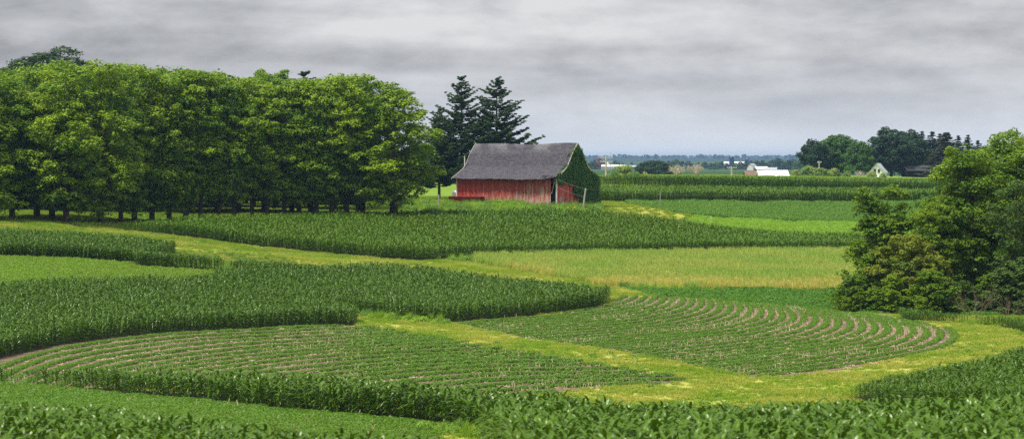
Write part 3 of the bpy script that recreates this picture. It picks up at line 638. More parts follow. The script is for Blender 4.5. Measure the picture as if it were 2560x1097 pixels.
for i,(px,by,D) in enumerate(front):
    x = (px-CX)/F*D; z = gz(x,D); top = np.interp(px, tops_x, tops_y)+random.uniform(-10,18)
    j = nF-1-i
    lab = 'broad leafy tree at the barn end of the grove, with a clear brown trunk' if j == 0 else \
          f'leafy grove tree, {ordn[j]} trunk counting from the barn end of the front row' 
    if i == 2: lab = 'bulging leafy tree at the left of the grove whose bare trunk stands forward'
    if j == 1: lab = 'dark trunked grove tree just behind the one nearest the barn'
    wd = random.uniform(.9,1.12) if 2 < i < nF-2 else 1.2
    if j == 0: wd = 1.32
    put_tree('grove_tree', GV[i%7] if i < 8 else GV[7+i%5], x, D, height_to(top, D, z), lab, 'tree', 'trees in the front row of the grove', wide=wd)
for k,(px,D) in enumerate([(-60,290),(-10,296),(30,302)]):
    x = (px-CX)/F*D; put_tree('grove_tree', GV[(k+3)%7], x, D, height_to(190+k*5, D, gz(x,D)), ['leafy tree cut by the left edge of the photo, lowest crown of the grove','leafy tree at the left edge beside the lawn','leafy tree just right of the left photo edge in the grove'][k], 'tree', 'trees in the front row of the grove', wide=1.25)
GB = [tree_variant('inner','grove_cool',1180+i,17,4.2,.3,1.5,95,110,.22,shape='column',trunk_r=.27) for i in range(2)]
for row,(D0,ps) in enumerate([(338,60),(356,62),(374,70)]):
    for k in range(0, 17+row):
        px = -60+k*ps+row*17+random.uniform(-12,12)
        if px > (905 if row==0 else 850): continue
        D = D0+random.uniform(-3,3); x = (px-CX)/F*D
        put_tree('grove_tree', GV[(k*3+row)%7] if row==0 or px > 600 else GB[k%2], x, D, height_to(np.interp(px,tops_x,tops_y)-2-row*1+random.uniform(-8,14), D, gz(x,D)), 'tree deep inside the grove, hidden behind the front row with only its top showing', 'tree', 'trees deep inside the grove', wide=1.15)

def conifer_variant(seed, Ht, Rd, base, mat, nwh=24, droop=-.05, tip=.25, tuft=.5, leaf=.17, ntuft=34, irregular=.35, trunk_r=.3, power=.8, per=6, zj=.35):
    r = np.random.default_rng(seed); C = []; rad = []; b = MB()
    b.tube([(0,0,-.5),(0,0,Ht*.3),(r.normal(0,.1),r.normal(0,.1),Ht*.7),(0,0,Ht*.99)], [trunk_r*1.2,trunk_r*.85,trunk_r*.45,.03], 7)
    for w in range(nwh):
        s = (w+r.uniform(-.3,.3))/nwh; z = base+(Ht-base)*max(0,min(.985,s)); L0 = Rd*(1-s)**power+.25
        for k in range(per if s<.8 else per-1):
            a = r.uniform(0,6.283); L = L0*(1+r.uniform(-irregular, irregular*.7)); n = max(2,int(L/.42))
            pts = []; z1 = min(z + r.normal(0,zj*.5), Ht*.985)
            for i in range(n+1):
                f = i/n; rr = L*f; zz = z1 + droop*L*f + tip*L*f*f
                pts.append((rr*math.cos(a), rr*math.sin(a), zz))
                if f > .22 or L < 1:
                    sp = .22*L*(1-f*.55)
                    for q in range(2):
                        o = r.normal(0,sp*.55); C.append((rr*math.cos(a)-math.sin(a)*o, rr*math.sin(a)+math.cos(a)*o, zz+r.normal(0,.07))); rad.append(tuft*r.uniform(.7,1.1)*(.75+.25*(1-f))*(1-.45*s))
            b.tube(pts[::max(1,n//3)], [.05*trunk_r/.3]*len(pts[::max(1,n//3)]), 4, False)
    C = np.array(C); rad = np.array(rad)
    V,Q = leaf_cloud(C, rad, ntuft, leaf, seed+1, flat=.4, up=.5, jit=.35)
    # needles: slim faces
    o = mesh_obj('crown', V, Q, M[mat]); t = mesh_obj('trunk', b.v, b.f, M['bark'], smooth=True)
    COL.objects.unlink(o); COL.objects.unlink(t); return dict(crown=o.data, trunk=t.data, H=Ht)
PV = [conifer_variant(2000+i*5, 21, 7.4, 3.0, 'pine', nwh=24, droop=-.10, tip=.42, tuft=.6, leaf=.10, ntuft=80, irregular=.4, power=.8, per=8, zj=.6) for i in range(2)]
SV = [conifer_variant(2050+i*5, 16, 4.0, .4, m, nwh=32, droop=-.3, tip=.18, tuft=.42, leaf=.16, ntuft=26, irregular=.35, trunk_r=.22, per=9, power=.95) for i,m in enumerate(('spruce','spruce','spruce_brown'))]
def put_to(name, var, px, top, D, label, cat='tree', group=None, wide=1.0, rz=None):
    x,y,z = at(px,D); return put_tree(name, var, x, y, height_to(top,D,z), label, cat, group, rz, wide, z)
put_to('pine_tree', PV[0], 1153, 190, 398, 'tall dark pine left of its twin behind the barn', group='pines behind the barn', rz=.4)
put_to('pine_tree', PV[1], 1243, 192, 402, 'tall dark pine rising directly behind the barn roof, right of its twin', group='pines behind the barn', rz=2.0, wide=1.12)
put_to('pine_tree', PV[1], 1098, 268, 392, 'shorter dark pine half hidden by the last grove tree', group='pines behind the barn', rz=4.0)
PX = [tree_variant('broadpine','pine',1150+i,20,3.6,3,.8,120,110,.15,shape='oval') for i in range(2)]
for px,top,lab,v in ((20,150,'dark conifer top at the left photo edge above the grove',1),(85,128,'broad dark conifer top above the left of the grove',0),(155,118,'highest dark conifer top behind the left of the grove',1),(215,150,'lower conifer top right of the highest one behind the grove',0),(580,188,'small dark conifer tip peeking over the middle of the grove',1),(760,178,'dark conifer tips behind the pale green treetops of the grove',0)):
    put_to('pine_tree', PX[v] if px < 300 else PV[v], px, top, 405, lab, group='conifers behind the grove', wide=1.7 if px < 300 else 1.25)
PB = tree_variant('poplar','grove_cool',1200,19,3.2,3,.8,120,90,.2,shape='column')
for px,top,lab in ((390,172,'pale feathery treetop above the left middle of the grove'),(655,175,'pale feathery treetop left of the pair above the grove'),(705,176,'pale feathery treetop right of the pair above the grove')):
    put_to('poplar_tree', PB, px, top, 400, lab, group='pale treetops behind the grove')
# copse at the right
HV = [tree_variant('copse','hedge',1300+i*9,15,4.7,.9,1.4,105,28,.125,shape='oval',trunk_r=.3,gap=.12,sub=20) for i in range(3)]
HT = tree_variant('twin','hedge',1340,11,2.7,1.4,.85,90,26,.11,shape='oval',two=True,trunk_r=.16,gap=.1,sub=16)
HS = [tree_variant('shrub',m,1350+i,5,3.0,.1,.75,75,24,.105,shape='dome',trunk_r=.1,gap=.2,sub=14) for i,m in enumerate(('hedge','hedge_yellow','hedge_grey','far_leaf'))]
for px,top,D,v,w,lab in ((2425,372,226,0,1.0,'large dark leafy tree in the copse, left of the photo edge trees'),(2335,505,222,1,.95,'rounded dark tree between the twin topped tree and the large copse tree'),(2525,338,232,2,1.0,'tallest tree of the copse near the right photo edge'),(2640,330,228,0,1.1,'copse tree cut by the right photo edge'),(2480,450,236,1,1.0,'dark tree filling the middle of the copse behind others'),(2400,520,238,2,1.0,'dark tree at the back of the copse seen through gaps'),(2600,470,217,1,.8,'front tree at the lower right edge of the copse')):
    put_to('copse_tree', HV[v], px, top, D, lab, group='trees of the right copse', wide=w*1.08)
put_to('twin_top_tree', HT, 2203, 468, 224, 'slender dark tree with two separate tops left of the copse', rz=0, wide=1.05)
for px,top,D,v,w,lab in ((2280,588,216,1,1.0,'yellow green bushy tree under the twin topped tree'),(2135,690,214,0,1.0,'low dark bush at the left foot of the copse'),(2180,640,218,0,1.1,'dark bush under the left side of the twin topped tree'),(2230,690,212,0,1.1,'dark bush in front of the yellow green tree'),(2330,680,211,0,1.1,'dark bush right of the yellow green tree'),(2400,700,214,2,1.0,'grey green bush behind the bare shrub in the copse'),(2475,690,216,0,1.2,'dark bush between the two bare shrubs of the copse'),(2545,640,213,2,1.2,'grey green bush at the right photo edge'),(2538,450,214,2,1.1,'tall greyish green young tree at the right edge of the copse'),(2600,700,212,0,1.2,'dark bush beyond the right edge at the foot of the copse'),(2105,735,216,0,.8,'lowest dark bush at the left tip of the copse')):
    if top == 450: put_to('young_tree', tree_variant('young','hedge_grey',1390,12,2.2,5.5,.7,55,110,.12,shape='oval',trunk_r=.12), px, top, D, lab, group='bushes of the right copse')
    else: put_to('bush', HS[v], px, top, D, lab, 'bush', 'bushes of the right copse', wide=w)
def bare_variant(seed, Ht, spread, nmain, mat, thick=.05, levels=4):
    r = random.Random(seed); b = MB()
    def grow(p, d, L, rad, lv):
        e = p + d*L; m = p + d*L*.5 + Vector((r.gauss(0,.05),r.gauss(0,.05),0))*L
        b.tube([p,m,e],[rad,rad*.8,rad*.6],4,False)
        if lv == 0: return
        for i in range(r.choice((2,3,3))):
            nd = (d + Vector((r.gauss(0,.42),r.gauss(0,.42),r.gauss(.1,.25)))).normalized(); grow(e if i else m, nd, L*r.uniform(.6,.85), rad*.58, lv-1)
    for i in range(nmain):
        a = i/nmain*6.283+r.uniform(-.4,.4); t = spread*r.uniform(.4,1); d = Vector((math.cos(a)*t,math.sin(a)*t,1)).normalized()
        grow(Vector((math.cos(a)*.1,math.sin(a)*.1,-.1)), d, Ht*.33, thick, levels)
    zz = [v[2] for v in b.v]; t = mesh_obj('branches', b.v, b.f, M[mat]); COL.objects.unlink(t); return dict(trunk=t.data, H=max(zz))
M['bark_grey'] = plain('dry_bark', (.2,.16,.11), .9, .1, .2, 6)
BV = [bare_variant(1,3.4,1.3,5,'bark_grey',.04), bare_variant(2,3,1.6,6,'bark_grey',.035)]
put_to('bare_shrub', BV[0], 2432, 705, 207, 'bare pale branched shrub at the foot of the copse', 'shrub', 'bare shrubs of the copse')
put_to('bare_shrub', BV[1], 2522, 735, 208, 'tangled bare grey shrub at the right foot of the copse', 'shrub', 'bare shrubs of the copse')
BT = [bare_variant(11,7,1.1,8,'bark_pale',.34,5), bare_variant(12,7,.8,9,'bark_pale',.36,5)]
put_to('dead_tree', BT[0], 1692, 409, 612, 'bare dead tree, shorter and left of its pair beyond the corn', 'dead tree', 'bare dead trees beyond the corn', wide=1.1)
put_to('dead_tree', BT[1], 1738, 406, 614, 'bare dead tree, taller and right of its pair beyond the corn', 'dead tree', 'bare dead trees beyond the corn', wide=1.1)
# far farmstead trees
FV = [tree_variant('far',m,1500+i*3,14,7.4,1.5,1.9,110,12,.34,shape='dome' if i==0 else 'oval',trunk_r=.4,gap=.1,sub=16) for i,m in enumerate(('far_leaf','far_leaf','far_leaf_dark'))]
for px,top,D,v,w,lab in ((2035,352,700,2,.85,'dark rounded tree at the left of the far farmstead clump'),(2098,335,705,0,1.0,'broad mid green tree in the far farmstead clump'),(2150,352,690,0,.8,'lower green tree in front of the broad farmstead tree'),(2068,352,715,1,.9,'green tree between the dark one and the broad one at the farmstead'),(2228,324,720,2,1.0,'tall dark domed tree right of the white gable'),(2270,330,735,2,.9,'dark tree behind the domed one at the farmstead'),(2195,372,760,2,.9,'dark tree right behind the white gable')):
    put_to('farmstead_tree', FV[v], px, top, D, lab, group='leafy trees of the far farmstead', wide=w)
for px,top,D,v,w,lab in ((2305,328,740,0,1.6,'dark spruce leftmost of the farmstead row'),(2330,328,735,1,1.6,'dark spruce second in the farmstead row'),(2350,334,745,0,1.5,'dark spruce behind the big brownish one'),(2366,330,700,2,2.3,'big brownish spruce reaching low to the ground'),(2396,338,740,1,1.4,'thin dark spruce right of the brownish one'),(2420,337,742,0,1.5,'dark spruce rightmost of the farmstead row'),(2445,350,730,1,1.5,'dark spruce half hidden by the right copse')):
    put_to('spruce_tree', SV[v], px, top, D, lab, group='spruces of the far farmstead', wide=w)
DV = tree_variant('domed','far_leaf_dark',1600,8,8.6,.3,1.1,190,70,.3,shape='dome',trunk_r=.4)
put_to('domed_tree', DV, 1637, 402, 880, 'wide low dome shaped dark tree beyond the corn', wide=1.5)
FS = [tree_variant('fs',m,1620+i,4,3.6,-.4,.8,90,90,.2,shape='dome',trunk_r=.08) for i,m in enumerate(('pale_bush','pale_bush','far_leaf'))]
for px,top,D,v,w,lab in ((1990,424,640,0,1,'pale flowering bush left end of the farmstead hedge'),(2022,415,645,1,1.1,'tallest pale green bush of the farmstead hedge'),(2052,420,640,0,1,'pale green bush under the utility pole'),(2085,421,642,1,1,'pale green bush in the middle of the farmstead hedge'),(2118,427,640,0,.7,'small pale bush next to the dry brush'),(2180,429,636,1,.9,'bright bush in front of the white gable'),(2207,433,634,0,.9,'low bright bush at the right end of the hedge')):
    put_to('pale_bush', FS[v], px, top, D, lab, 'bush', 'pale bushes of the far farmstead', wide=w)
BB = bare_variant(31,4,1.0,14,'bark_pale',.1,3)
put_to('dry_brush', BB, 2148, 424, 640, 'heap of dry tan brush between pale bushes', 'brush', 'dry brush by the hedge')
put_to('dry_brush', BB, 2172, 428, 643, 'smaller dry tan brush beside the white gable', 'brush', 'dry brush by the hedge')
# green vine-covered heap
x,y,z = at(1562,560); hp = leaf_cloud(np.array([(random.gauss(0,1.8),random.gauss(0,1.2),0.2+random.random()*.5) for _ in range(60)]+[(random.gauss(0,.8),random.gauss(0,.6),1.0+random.random()*.6) for _ in range(30)]), np.full(90,.6), 60, .16, 5)
o = mesh_obj('vine_heap', hp[0]*np.array([1,1,1.6]), hp[1], M['pale_bush']); o.location = (x,y,z+.1); tag(o, 'green vine covered heap beside the tall utility pole', 'heap')

# distant tree line and woods
TV = [tree_variant('line',m,1700+i,11,5.6,.5,1.6,46,40,.6,shape='dome',trunk_r=.4) for i,m in enumerate(('far_leaf_dark','far_leaf','far_leaf_dark'))]
tl = [(1672,401),(1690,399),(1706,402),(1722,404),(1745,405),(1762,404),(1778,407),(1790,406),(1805,405),(1818,408),(1838,407),(1850,406),(1866,404),(1880,402),(1893,402),(1906,401),(1918,404),(1930,400),(1944,396),(1958,400),(1970,399),(1982,397),(1994,401),(2006,396)]
for i,(px,top) in enumerate(tl):
    put_to('hedgerow_tree', TV[i%3], px, top+random.uniform(-1,2), 2300+random.uniform(-150,150), 'small hazy blue tree in the distant line above the fields', group='trees of the distant line', wide=1.1)
for px,top,D in ((1470,408,2000),(1480,404,2050),(1490,407,1980),(1502,403,3200),(1538,401,3200),(1546,405,3200),(1487,399,3300),(1556,406,3100),(1579,405,3300)):
    put_to('hazy_tree', TV[0], px, top, D, 'hazy tree near the distant red silo farm', group='trees by the distant silo farm')
wp = []
for _ in range(900):
    D = random.uniform(6500,10800); px = random.uniform(900,2700)
    if math.sin(px*.02+D*.004)+math.sin(px*.009-D*.0023) > -.5 or D > 9800: wp.append(((px-CX)/F*D, D))
for _ in range(700): wp.append(((random.uniform(700,2900)-CX)/F*10300+random.gauss(0,30), random.gauss(10300,120)))
wp = np.array(wp)
WT = []
for i in range(3):
    (V_,Q_),_b = tree_meshes(1800+i,16,11,0,3,26,26,1.6,None,shape='dome'); WT.append(proto('wood_tree',V_,Q_,M['far_leaf_dark']))
scatter('far_woods', wp[:,0], wp[:,1], WT, .35,.8, None, 'far blue wooded ridge along the horizon','woods', .02)

# ------------------------------------------------------------------ red barn
TH = R(35); L_ = 17.6; W_ = 10.6
bx, by = (1388-CX)/F*350, 350.0; bz = -6.62
barn = empty('red_barn', (bx,by,bz), R(90)-TH, 'old red barn with curved grey shingle roof and ivy covered gable', 'barn')
# local x: along the gable to the right and away; local y: along the long wall to the left and away
prof = [(0,0),(.75,.78),(1.45,1.52),(2.05,2.42),(2.7,3.35),(3.4,3.9),(4.3,4.35),(5.2,4.8),(6.15,5.22)]
RZ = 8.97; HW = W_/2
def sheet(name, P3, UV, mat, parent, thick=0):
    """grid sheet: P3[r][c] points, UV[r][c]"""
    nr, nc = len(P3), len(P3[0]); V = [p for r in P3 for p in r]; Fc = [(r*nc+c, r*nc+c+1, (r+1)*nc+c+1, (r+1)*nc+c) for r in range(nr-1) for c in range(nc-1)]
    o = mesh_obj(name, V, Fc, mat, parent); uvl = o.data.uv_layers.new(name='UVMap'); uv = [p for r in UV for p in r]
    for l in o.data.loops: uvl.data[l.index].uv = uv[l.vertex_index]
    if thick: md = o.modifiers.new('thickness','SOLIDIFY'); md.thickness = thick; md.offset = 0
    return o
rr = random.Random(4)
def roof_sheet(side):
    P3 = []; UV = []; n = 40; sl = 0
    for i,(o,d) in enumerate(prof):
        if i: sl += math.hypot(o-prof[i-1][0], d-prof[i-1][1])
        rowp = []; rowu = []
        for k in range(n+1):
            f = k/n; y = -.35 + f*(L_+.75)
            sag = -.16*math.sin(math.pi*f)**2*(1-i/len(prof)) + .05*math.sin(f*11+i) - .07*math.sin(math.pi*min(1,f*1.3))*(i>6)
            oo = o + (rr.uniform(-.09,.07) if i == len(prof)-1 else 0)
            if i == len(prof)-1: sag += rr.uniform(-.06,.05)
            if i >= len(prof)-2 and f < .09: oo -= (.09-f)*10*(.55 if i==len(prof)-1 else .2); sag += (.09-f)*3
            rowp.append((HW+side*oo, y, RZ-d+sag)); rowu.append((y, sl))
        P3.append(rowp if side < 0 else rowp); UV.append(rowu)
    return sheet('roof', P3, UV, M['shingles'], barn, .09)
roof_a = roof_sheet(-1); roof_b = roof_sheet(1)
# walls: outline of the gable (under the roof)
def under(o): return RZ-np.interp(o, [p[0] for p in prof],[p[1] for p in prof])-.12
def wall_sheet(name, x0,y0,x1,y1, z0, ztop, u0, mat=M['boards'], n=24, nz=6, rag=0.0, lean=0):
    P3 = []; UV = []; Lw = math.hypot(x1-x0,y1-y0)
    for r_ in range(nz+1):
        a = []; b = []
        for k in range(n+1):
            f = k/n; x = x0+(x1-x0)*f; y = y0+(y1-y0)*f; zt = ztop(x,y) if callable(ztop) else ztop; z = z0+(zt-z0)*r_/nz
            if r_ == nz: z += rr.uniform(-rag,rag)
            bow = .06*math.sin(f*9)*math.sin(math.pi*r_/nz)
            nx_, ny_ = (y1-y0)/Lw, -(x1-x0)/Lw
            a.append((x+nx_*bow+lean*r_/nz*nx_, y+ny_*bow, z)); b.append((u0+Lw*f, z))
        P3.append(a); UV.append(b)
    return sheet(name, P3, UV, mat, barn, .06)
wall_sheet('long_wall', 0,.75, 0,L_, -.4, 3.98, 0)
wall_sheet('back_wall', W_,0, W_,L_, -.4, 3.98, 30)
gw = wall_sheet('gable_wall', .42,0, W_,0, -.4, lambda x,y: under(abs(x-HW)), 40, n=40)
wall_sheet('far_gable_wall', 0,L_, W_,L_, -.4, lambda x,y: under(abs(x-HW)), 60, n=40)
b = MB(); b.box(.5,W_-.4,1.4,1.5,-.3,4.1); b.build('inner_shade_sheet', M['dark'], barn)  # near-black sheet that paints the barn's inner shade behind the corner gap
b = MB(); b.box(.1,.35,.1,.35,-.3,.05); b.box(.06,.2,.03,.72,3.9,4.1); b.tube([(.1,.15,.6),(.0,.7,3.9)],.05,4); b.build('corner_frame', M['dark'], barn)
b = MB(); b.box(.18,.42,-.10,.02,-.35,4.0); b.build('door_post', M['white'], barn)
b = MB(); b.tube([(.0,.62,1.6),(.08,.3,2.9),(.16,.12,4.0)],.06,4); b.build('loose_board', M['block'], barn)
b = MB(); b.box(-.1,.03,L_-.02,L_+.12,-.35,4.0); b.build('corner_board', M['white'], barn)
for nm, yy in (('rake_board', -.42),('rake_board', L_+.42)):
    b = MB()
    for side in (-1,1):
        last = len(prof)-1 if yy > 0 else 6
        for i in range(last):
            (o0,d0),(o1,d1) = prof[i],prof[i+1]
            pts = [(HW+side*o0,RZ-d0-.14),(HW+side*o1,RZ-d1-.14),(HW+side*o1,RZ-d1+.1),(HW+side*o0,RZ-d0+.1)]
            b.prism(pts if side>0 else pts[::-1], yy-.04, yy+.04)
    b.build(nm, M['pole_grey'], barn)
b = MB()
for i in range(9):
    y = .1+i*.25; b.tube([(.1,y+rr.uniform(-.1,.1),4.25),(-.75+rr.uniform(-.1,.2),y-.15+rr.uniform(-.2,.2),3.95+rr.uniform(-.15,.2))],.035,4)
b.build('broken_rafter', M['dark'], barn)
b = MB(); b.box(-.95,-.06,L_-5.0,L_+.9,1.02,1.12); b.add([(-.95,L_-5.0,1.02),(-.95,L_+.9,1.02),(-.7,L_+.9,.45),(-.7,L_-5.0,.45)],[(0,1,2,3)]); b.box(-.7,-.6,L_-5,L_+.3,-.2,1.0); b.build('feed_bunk', M['red_paint'], barn)
b = MB(); b.box(-3.05+HW-.06,-3.05+HW+.06,L_+.2,L_+.32,RZ-3.4,RZ-1.9); b.build('roof_vent_pipe', M['white'], barn)
b = MB(); b.box(.1,W_,0.04,L_-.1,-.45,-.05); b.build('foundation', M['block'], barn)
b = MB()
for i in range(16): b.tube([(HW+rr.gauss(0,.3),-.1,8.4-i*.4),(HW+rr.gauss(0,.9),-.12,7.9-i*.4)],.03,4)
# ivy over the gable
C = []; rd = []
while len(C) < 820:
    u = rr.uniform(.15, W_+.55); h = rr.uniform(-.1, RZ)
    o = abs(u-HW)
    if h > under(min(o,6.1))+.05 and not (o>5.2 and h<4.3): continue
    if u > W_+.1 and h > 3.9: continue
    if u < 5.0+.7*math.sin(h*2.3)+(1.0 if h < 1.0 else 0) and h < 3.05+.2*math.sin(u*3): continue
    if u < .8 and h < 3.3: continue
    if u < 1.6 and h > 4.4: continue
    if h > 5.6 and u < HW-1.25 and rr.random() < .35: continue
    th = .12 + (.35 if u > W_-1.2 else 0) + (.2 if 4 < u < 7 else 0)
    C.append((u, -.08-rr.random()*th, h)); rd.append(rr.uniform(.2,.5))
for i in range(60): C.append((W_+rr.uniform(0,.45), rr.uniform(-.2,2.0), rr.uniform(0,3.9))); rd.append(rr.uniform(.25,.45))
V,Q = leaf_cloud(np.array(C), np.array(rd), 40, .11, 9, flat=1.1, up=.2)
iv = mesh_obj('ivy', V, Q, M['ivy']); iv.location = barn.location; iv.rotation_euler = barn.rotation_euler
tag(iv, 'dense dark ivy covering the gable end of the red barn', 'ivy')

# ------------------------------------------------------------------ posts, poles, wires
def post(name, px, D, h, rad, mat, label, lean=(0,0), cat='post', group=None):
    x,y,z = at(px,D); b = MB(); b.tube([(0,0,-.4),(lean[0]*.5,lean[1]*.5,h*.5),(lean[0],lean[1],h)],[rad*1.05,rad,rad*.9],8)
    o = b.build(name, M[mat], smooth=False); o.location = (x,y,z); tag(o,label,cat,group); return Vector((x+lean[0],y+lean[1],z+h))
pA = post('leaning_post', 1457, 346, 3.25, .12, 'pole_grey', 'leaning grey post in front of the ivy on the barn', (.42,0))
pB = post('yard_post', 1097, 352, 2.1, .13, 'pole_grey', 'short pale post left of the barn beside the tank')
post('marker_pole', 1650, 372, 2.4, .05, 'pole_grey', 'thin pale pole at the edge of the low crop right of the barn', (.05,0), 'pole')
post('short_stake', 1778, 350, .9, .06, 'pole_wood', 'short stake in the light green strip', (0,0), 'stake')
def utility(px, top, D, label, arms=1, mat='pole_wood', rad=.2, aw=1.2):
    x,y,z = at(px,D); h = height_to(top,D,z); e = empty('utility_pole', (x,y,z), .15, label, 'utility pole', 'utility poles')
    b = MB(); b.tube([(0,0,-.5),(0,0,h)],[rad*1.2,rad*.85],8); b.build('pole', M[mat], e)
    for i in range(arms):
        zz = h-.35-i*.9; b = MB(); b.box(-aw,aw,-rad-.13,-rad-.01,zz-.07,zz+.07); a = b.build('crossarm', M[mat], e)
        for q in (-aw+.1,-aw*.45,aw*.45,aw-.1):
            b = MB(); b.tube([(q,-rad-.07,zz+.07),(q,-rad-.07,zz+.3)],.06,6); b.build('insulator', M['white'], a)
    return e
utility(1515, 391, 560, 'tall pale utility pole with crossarms and transformer right of the barn', 2, aw=1.5)
utility(1829, 416, 600, 'pale utility pole with one crossarm standing beyond the corn', 1, aw=1.25)
utility(2048, 403, 660, 'utility pole against the dark farmstead trees', 1, 'pole_grey', aw=.6)
utility(2344, 429, 650, 'bare pole in front of the brownish spruce', 0, aw=.6)
def wire(p, q, sag, label, n=14, r=.011):
    p = Vector(p); q = Vector(q); b = MB(); b.tube([p.lerp(q,i/n)-Vector((0,0,sag*4*(i/n)*(1-i/n))) for i in range(n+1)], r, 4)
    o = b.build('wire', M['wire']); tag(o, label, 'wire', 'wires by the barn')
wire(pA-Vector((.05,0,.1)), (bx+.3,by-.15,bz+3.75), .12, 'upper wire from the leaning post to the barn corner')
wire(pA-Vector((.2,0,1.2)), (bx+.3,by-.15,bz+2.6), .15, 'lower wire from the leaning post to the barn corner')
wire(pA-Vector((.05,0,.1)), (bx+34,372,-5.4), .5, 'wire running right from the leaning post over the low crop')
# fuel tank
x,y,z = at(1137,372); tk = empty('fuel_tank', (x,y,z), R(-52), 'round silver ended fuel tank lying left of the barn', 'tank')
b = MB(); b.tube([(0,-.02,1.25),(0,2.6,1.25)],.66,24); b.build('tank_body', M['tank_dark'], tk)
b = MB(); n=24; b.tube([(0,-.03,1.25),(0,-.12,1.25),(0,-.2,1.25),(0,-.24,1.25)],[.665,.6,.42,.15],24); b.build('end_cap', M['tank'], tk, True)
b = MB(); b.box(-.5,.5,.3,.5,-.2,.65); b.build('cradle', M['pole_grey'], tk); b = MB(); b.box(-.5,.5,2.0,2.2,-.2,.65); b.build('cradle', M['pole_grey'], tk)
# pallet of dark boards by the post
x,y,z = at(1117,353); b = MB()
for i in range(6): b.box(-1.0,1.0,i*.2,i*.2+.14,.25,.3)
b.box(-1,-.9,0,1.1,0,.25); b.box(.9,1,0,1.1,0,.25); o = b.build('wood_pallet', M['pole_grey']); o.location = (x,y,z); tag(o,'low weathered pallet lying beside the short post','pallet')

# ------------------------------------------------------------------ farm buildings
def building(name, px, D, Lx, Wy, eave, ridge, wallm, roofm, label, rz=0, cat='building', sink=0, over=.3, doors=0, wins=(), gambrel=False, group=None):
    x,y,z = at(px,D); e = empty(name, (x,y,z-sink), rz, label, cat, group); hx, hy = Lx/2, Wy/2
    b = MB(); g_ = [(-hy,0),(hy,0),(hy,eave)]+([(hy*.62,eave+(ridge-eave)*.62)] if gambrel else [])+[(0,ridge-.08)]+([(-hy*.62,eave+(ridge-eave)*.62)] if gambrel else [])+[(-hy,eave)]
    n = len(g_); V = [(-hx,q,w) for q,w in g_]+[(hx,q,w) for q,w in g_]
    b.add(V, [tuple(range(n)),tuple(range(n,2*n))[::-1]]+[(i,(i+1)%n,(i+1)%n+n,i+n) for i in (range(n) )]); b.build('wall', M[wallm], e)
    s = (ridge-eave)/hy; rp = [(0,ridge)]+([(hy*.62,eave+(ridge-eave)*.62+.05)] if gambrel else [])+[(hy+over,eave-(s*over if not gambrel else over*.5)+.02)]
    for sd in (-1,1):
        b = MB()
        for i in range(len(rp)-1):
            (a0,z0),(a1,z1) = rp[i],rp[i+1]; V = [(-hx-over,sd*a0,z0),(hx+over,sd*a0,z0),(hx+over,sd*a1,z1),(-hx-over,sd*a1,z1)]
            V += [(p[0],p[1],p[2]+.12) for p in V]; b.add(V,[(0,1,2,3),(4,7,6,5),(0,4,5,1),(1,5,6,2),(2,6,7,3),(3,7,4,0)])
        b.build('roof', M[roofm], e)
    for i in range(doors):
        dx = -hx*.6+i*(1.2*hx/max(1,doors-1)) if doors>1 else 0; b = MB(); b.box(dx-.9,dx+.9,-hy-.06,-hy-.01,0,min(eave*.8,2.6)); b.build('door', M['dark'], e)
    for (wx,wz) in wins:
        b = MB(); b.box(-hx-.07,-hx-.02,wx-.4,wx+.4,wz-.6,wz+.6); w = b.build('window', M['white'], e); b = MB(); b.box(-hx-.10,-hx-.075,wx-.32,wx+.32,wz-.5,wz+.5); b.build('pane', M['glass'], w)
    return e
def silo(px, D, top, rad, mat, capm, label, name='silo'):
    x,y,z = at(px,D); h = height_to(top,D,z); e = empty(name,(x,y,z),0,label,'silo','distant silos')
    b = MB(); b.tube([(0,0,-1),(0,0,h-rad*.5)],rad,18); b.build('tower', M[mat], e, False)
    b = MB(); b.tube([(0,0,h-rad*.5),(0,0,h-rad*.2),(0,0,h)],[rad*1.02,rad*.8,rad*.15],18); b.build('cap', M[capm], e)
    return e
building('machine_shed', 1931, 625, 7.4, 9.0, 2.0, 4.1, 'white','white_metal','long white roofed shed left of the farmstead hedge', .05, sink=2.7)
building('small_shed', 1880, 630, 3.6, 6.0, 1.8, 3.2, 'block','brown_roof','small brown roofed shed attached left of the white roofed one', .05, sink=2.1)
building('farmhouse', 2196, 668, 4, 3.7, 4.2, 6.4, 'white_metal','grey_metal','white house gable with two windows half hidden under the farmstead trees', R(68), 'house', sink=2.7, wins=((-.6,4.4),(.5,4.4)), over=.35)
building('dark_barn', 2297, 715, 8.5, 7, 2.6, 4.0, 'dark','tank_dark','dark open shed under the farmstead spruces', .1, sink=.6, doors=3)
building('white_barn', 1880, 1800, 7, 5, 3, 6, 'white','grey_metal','distant white gambrel barn with a red shed beside it', R(60), 'barn', gambrel=True, sink=1)
building('red_shed', 1903, 1800, 9, 5, 2, 3.8, 'red_paint','white_metal','distant red shed with a pale roof right of the white gambrel barn', R(12), 'shed', sink=1)
building('red_shed', 1927, 1740, 9, 5, 1.8, 3.2, 'red_paint','grey_metal','distant lower red shed nearest the white roofed shed', R(-15), 'shed', sink=1, doors=3)
building('pale_shed', 1841, 2480, 26, 9, 4, 7.5, 'white','white_metal','far pale roofed shed beside the blue silo', .1, 'shed')
building('pale_shed', 1862, 2520, 14, 9, 4, 6.5, 'white','white_metal','far small pale shed left of the pair of blue silos', -.3, 'shed')
silo(1829, 2450, 390, 2.6, 'silo_blue','silo_blue','tall dark blue silo beside a pale shed on the horizon')
silo(1869, 2450, 395, 2.6, 'silo_blue','silo_blue','taller of the two adjoining blue silos on the horizon')
silo(1875, 2440, 399, 2.0, 'silo_blue','silo_blue','shorter of the two adjoining blue silos on the horizon')
silo(1497, 2200, 393, 2.3, 'silo_brick','silo_brick','distant reddish brown silo left of the tall utility pole')
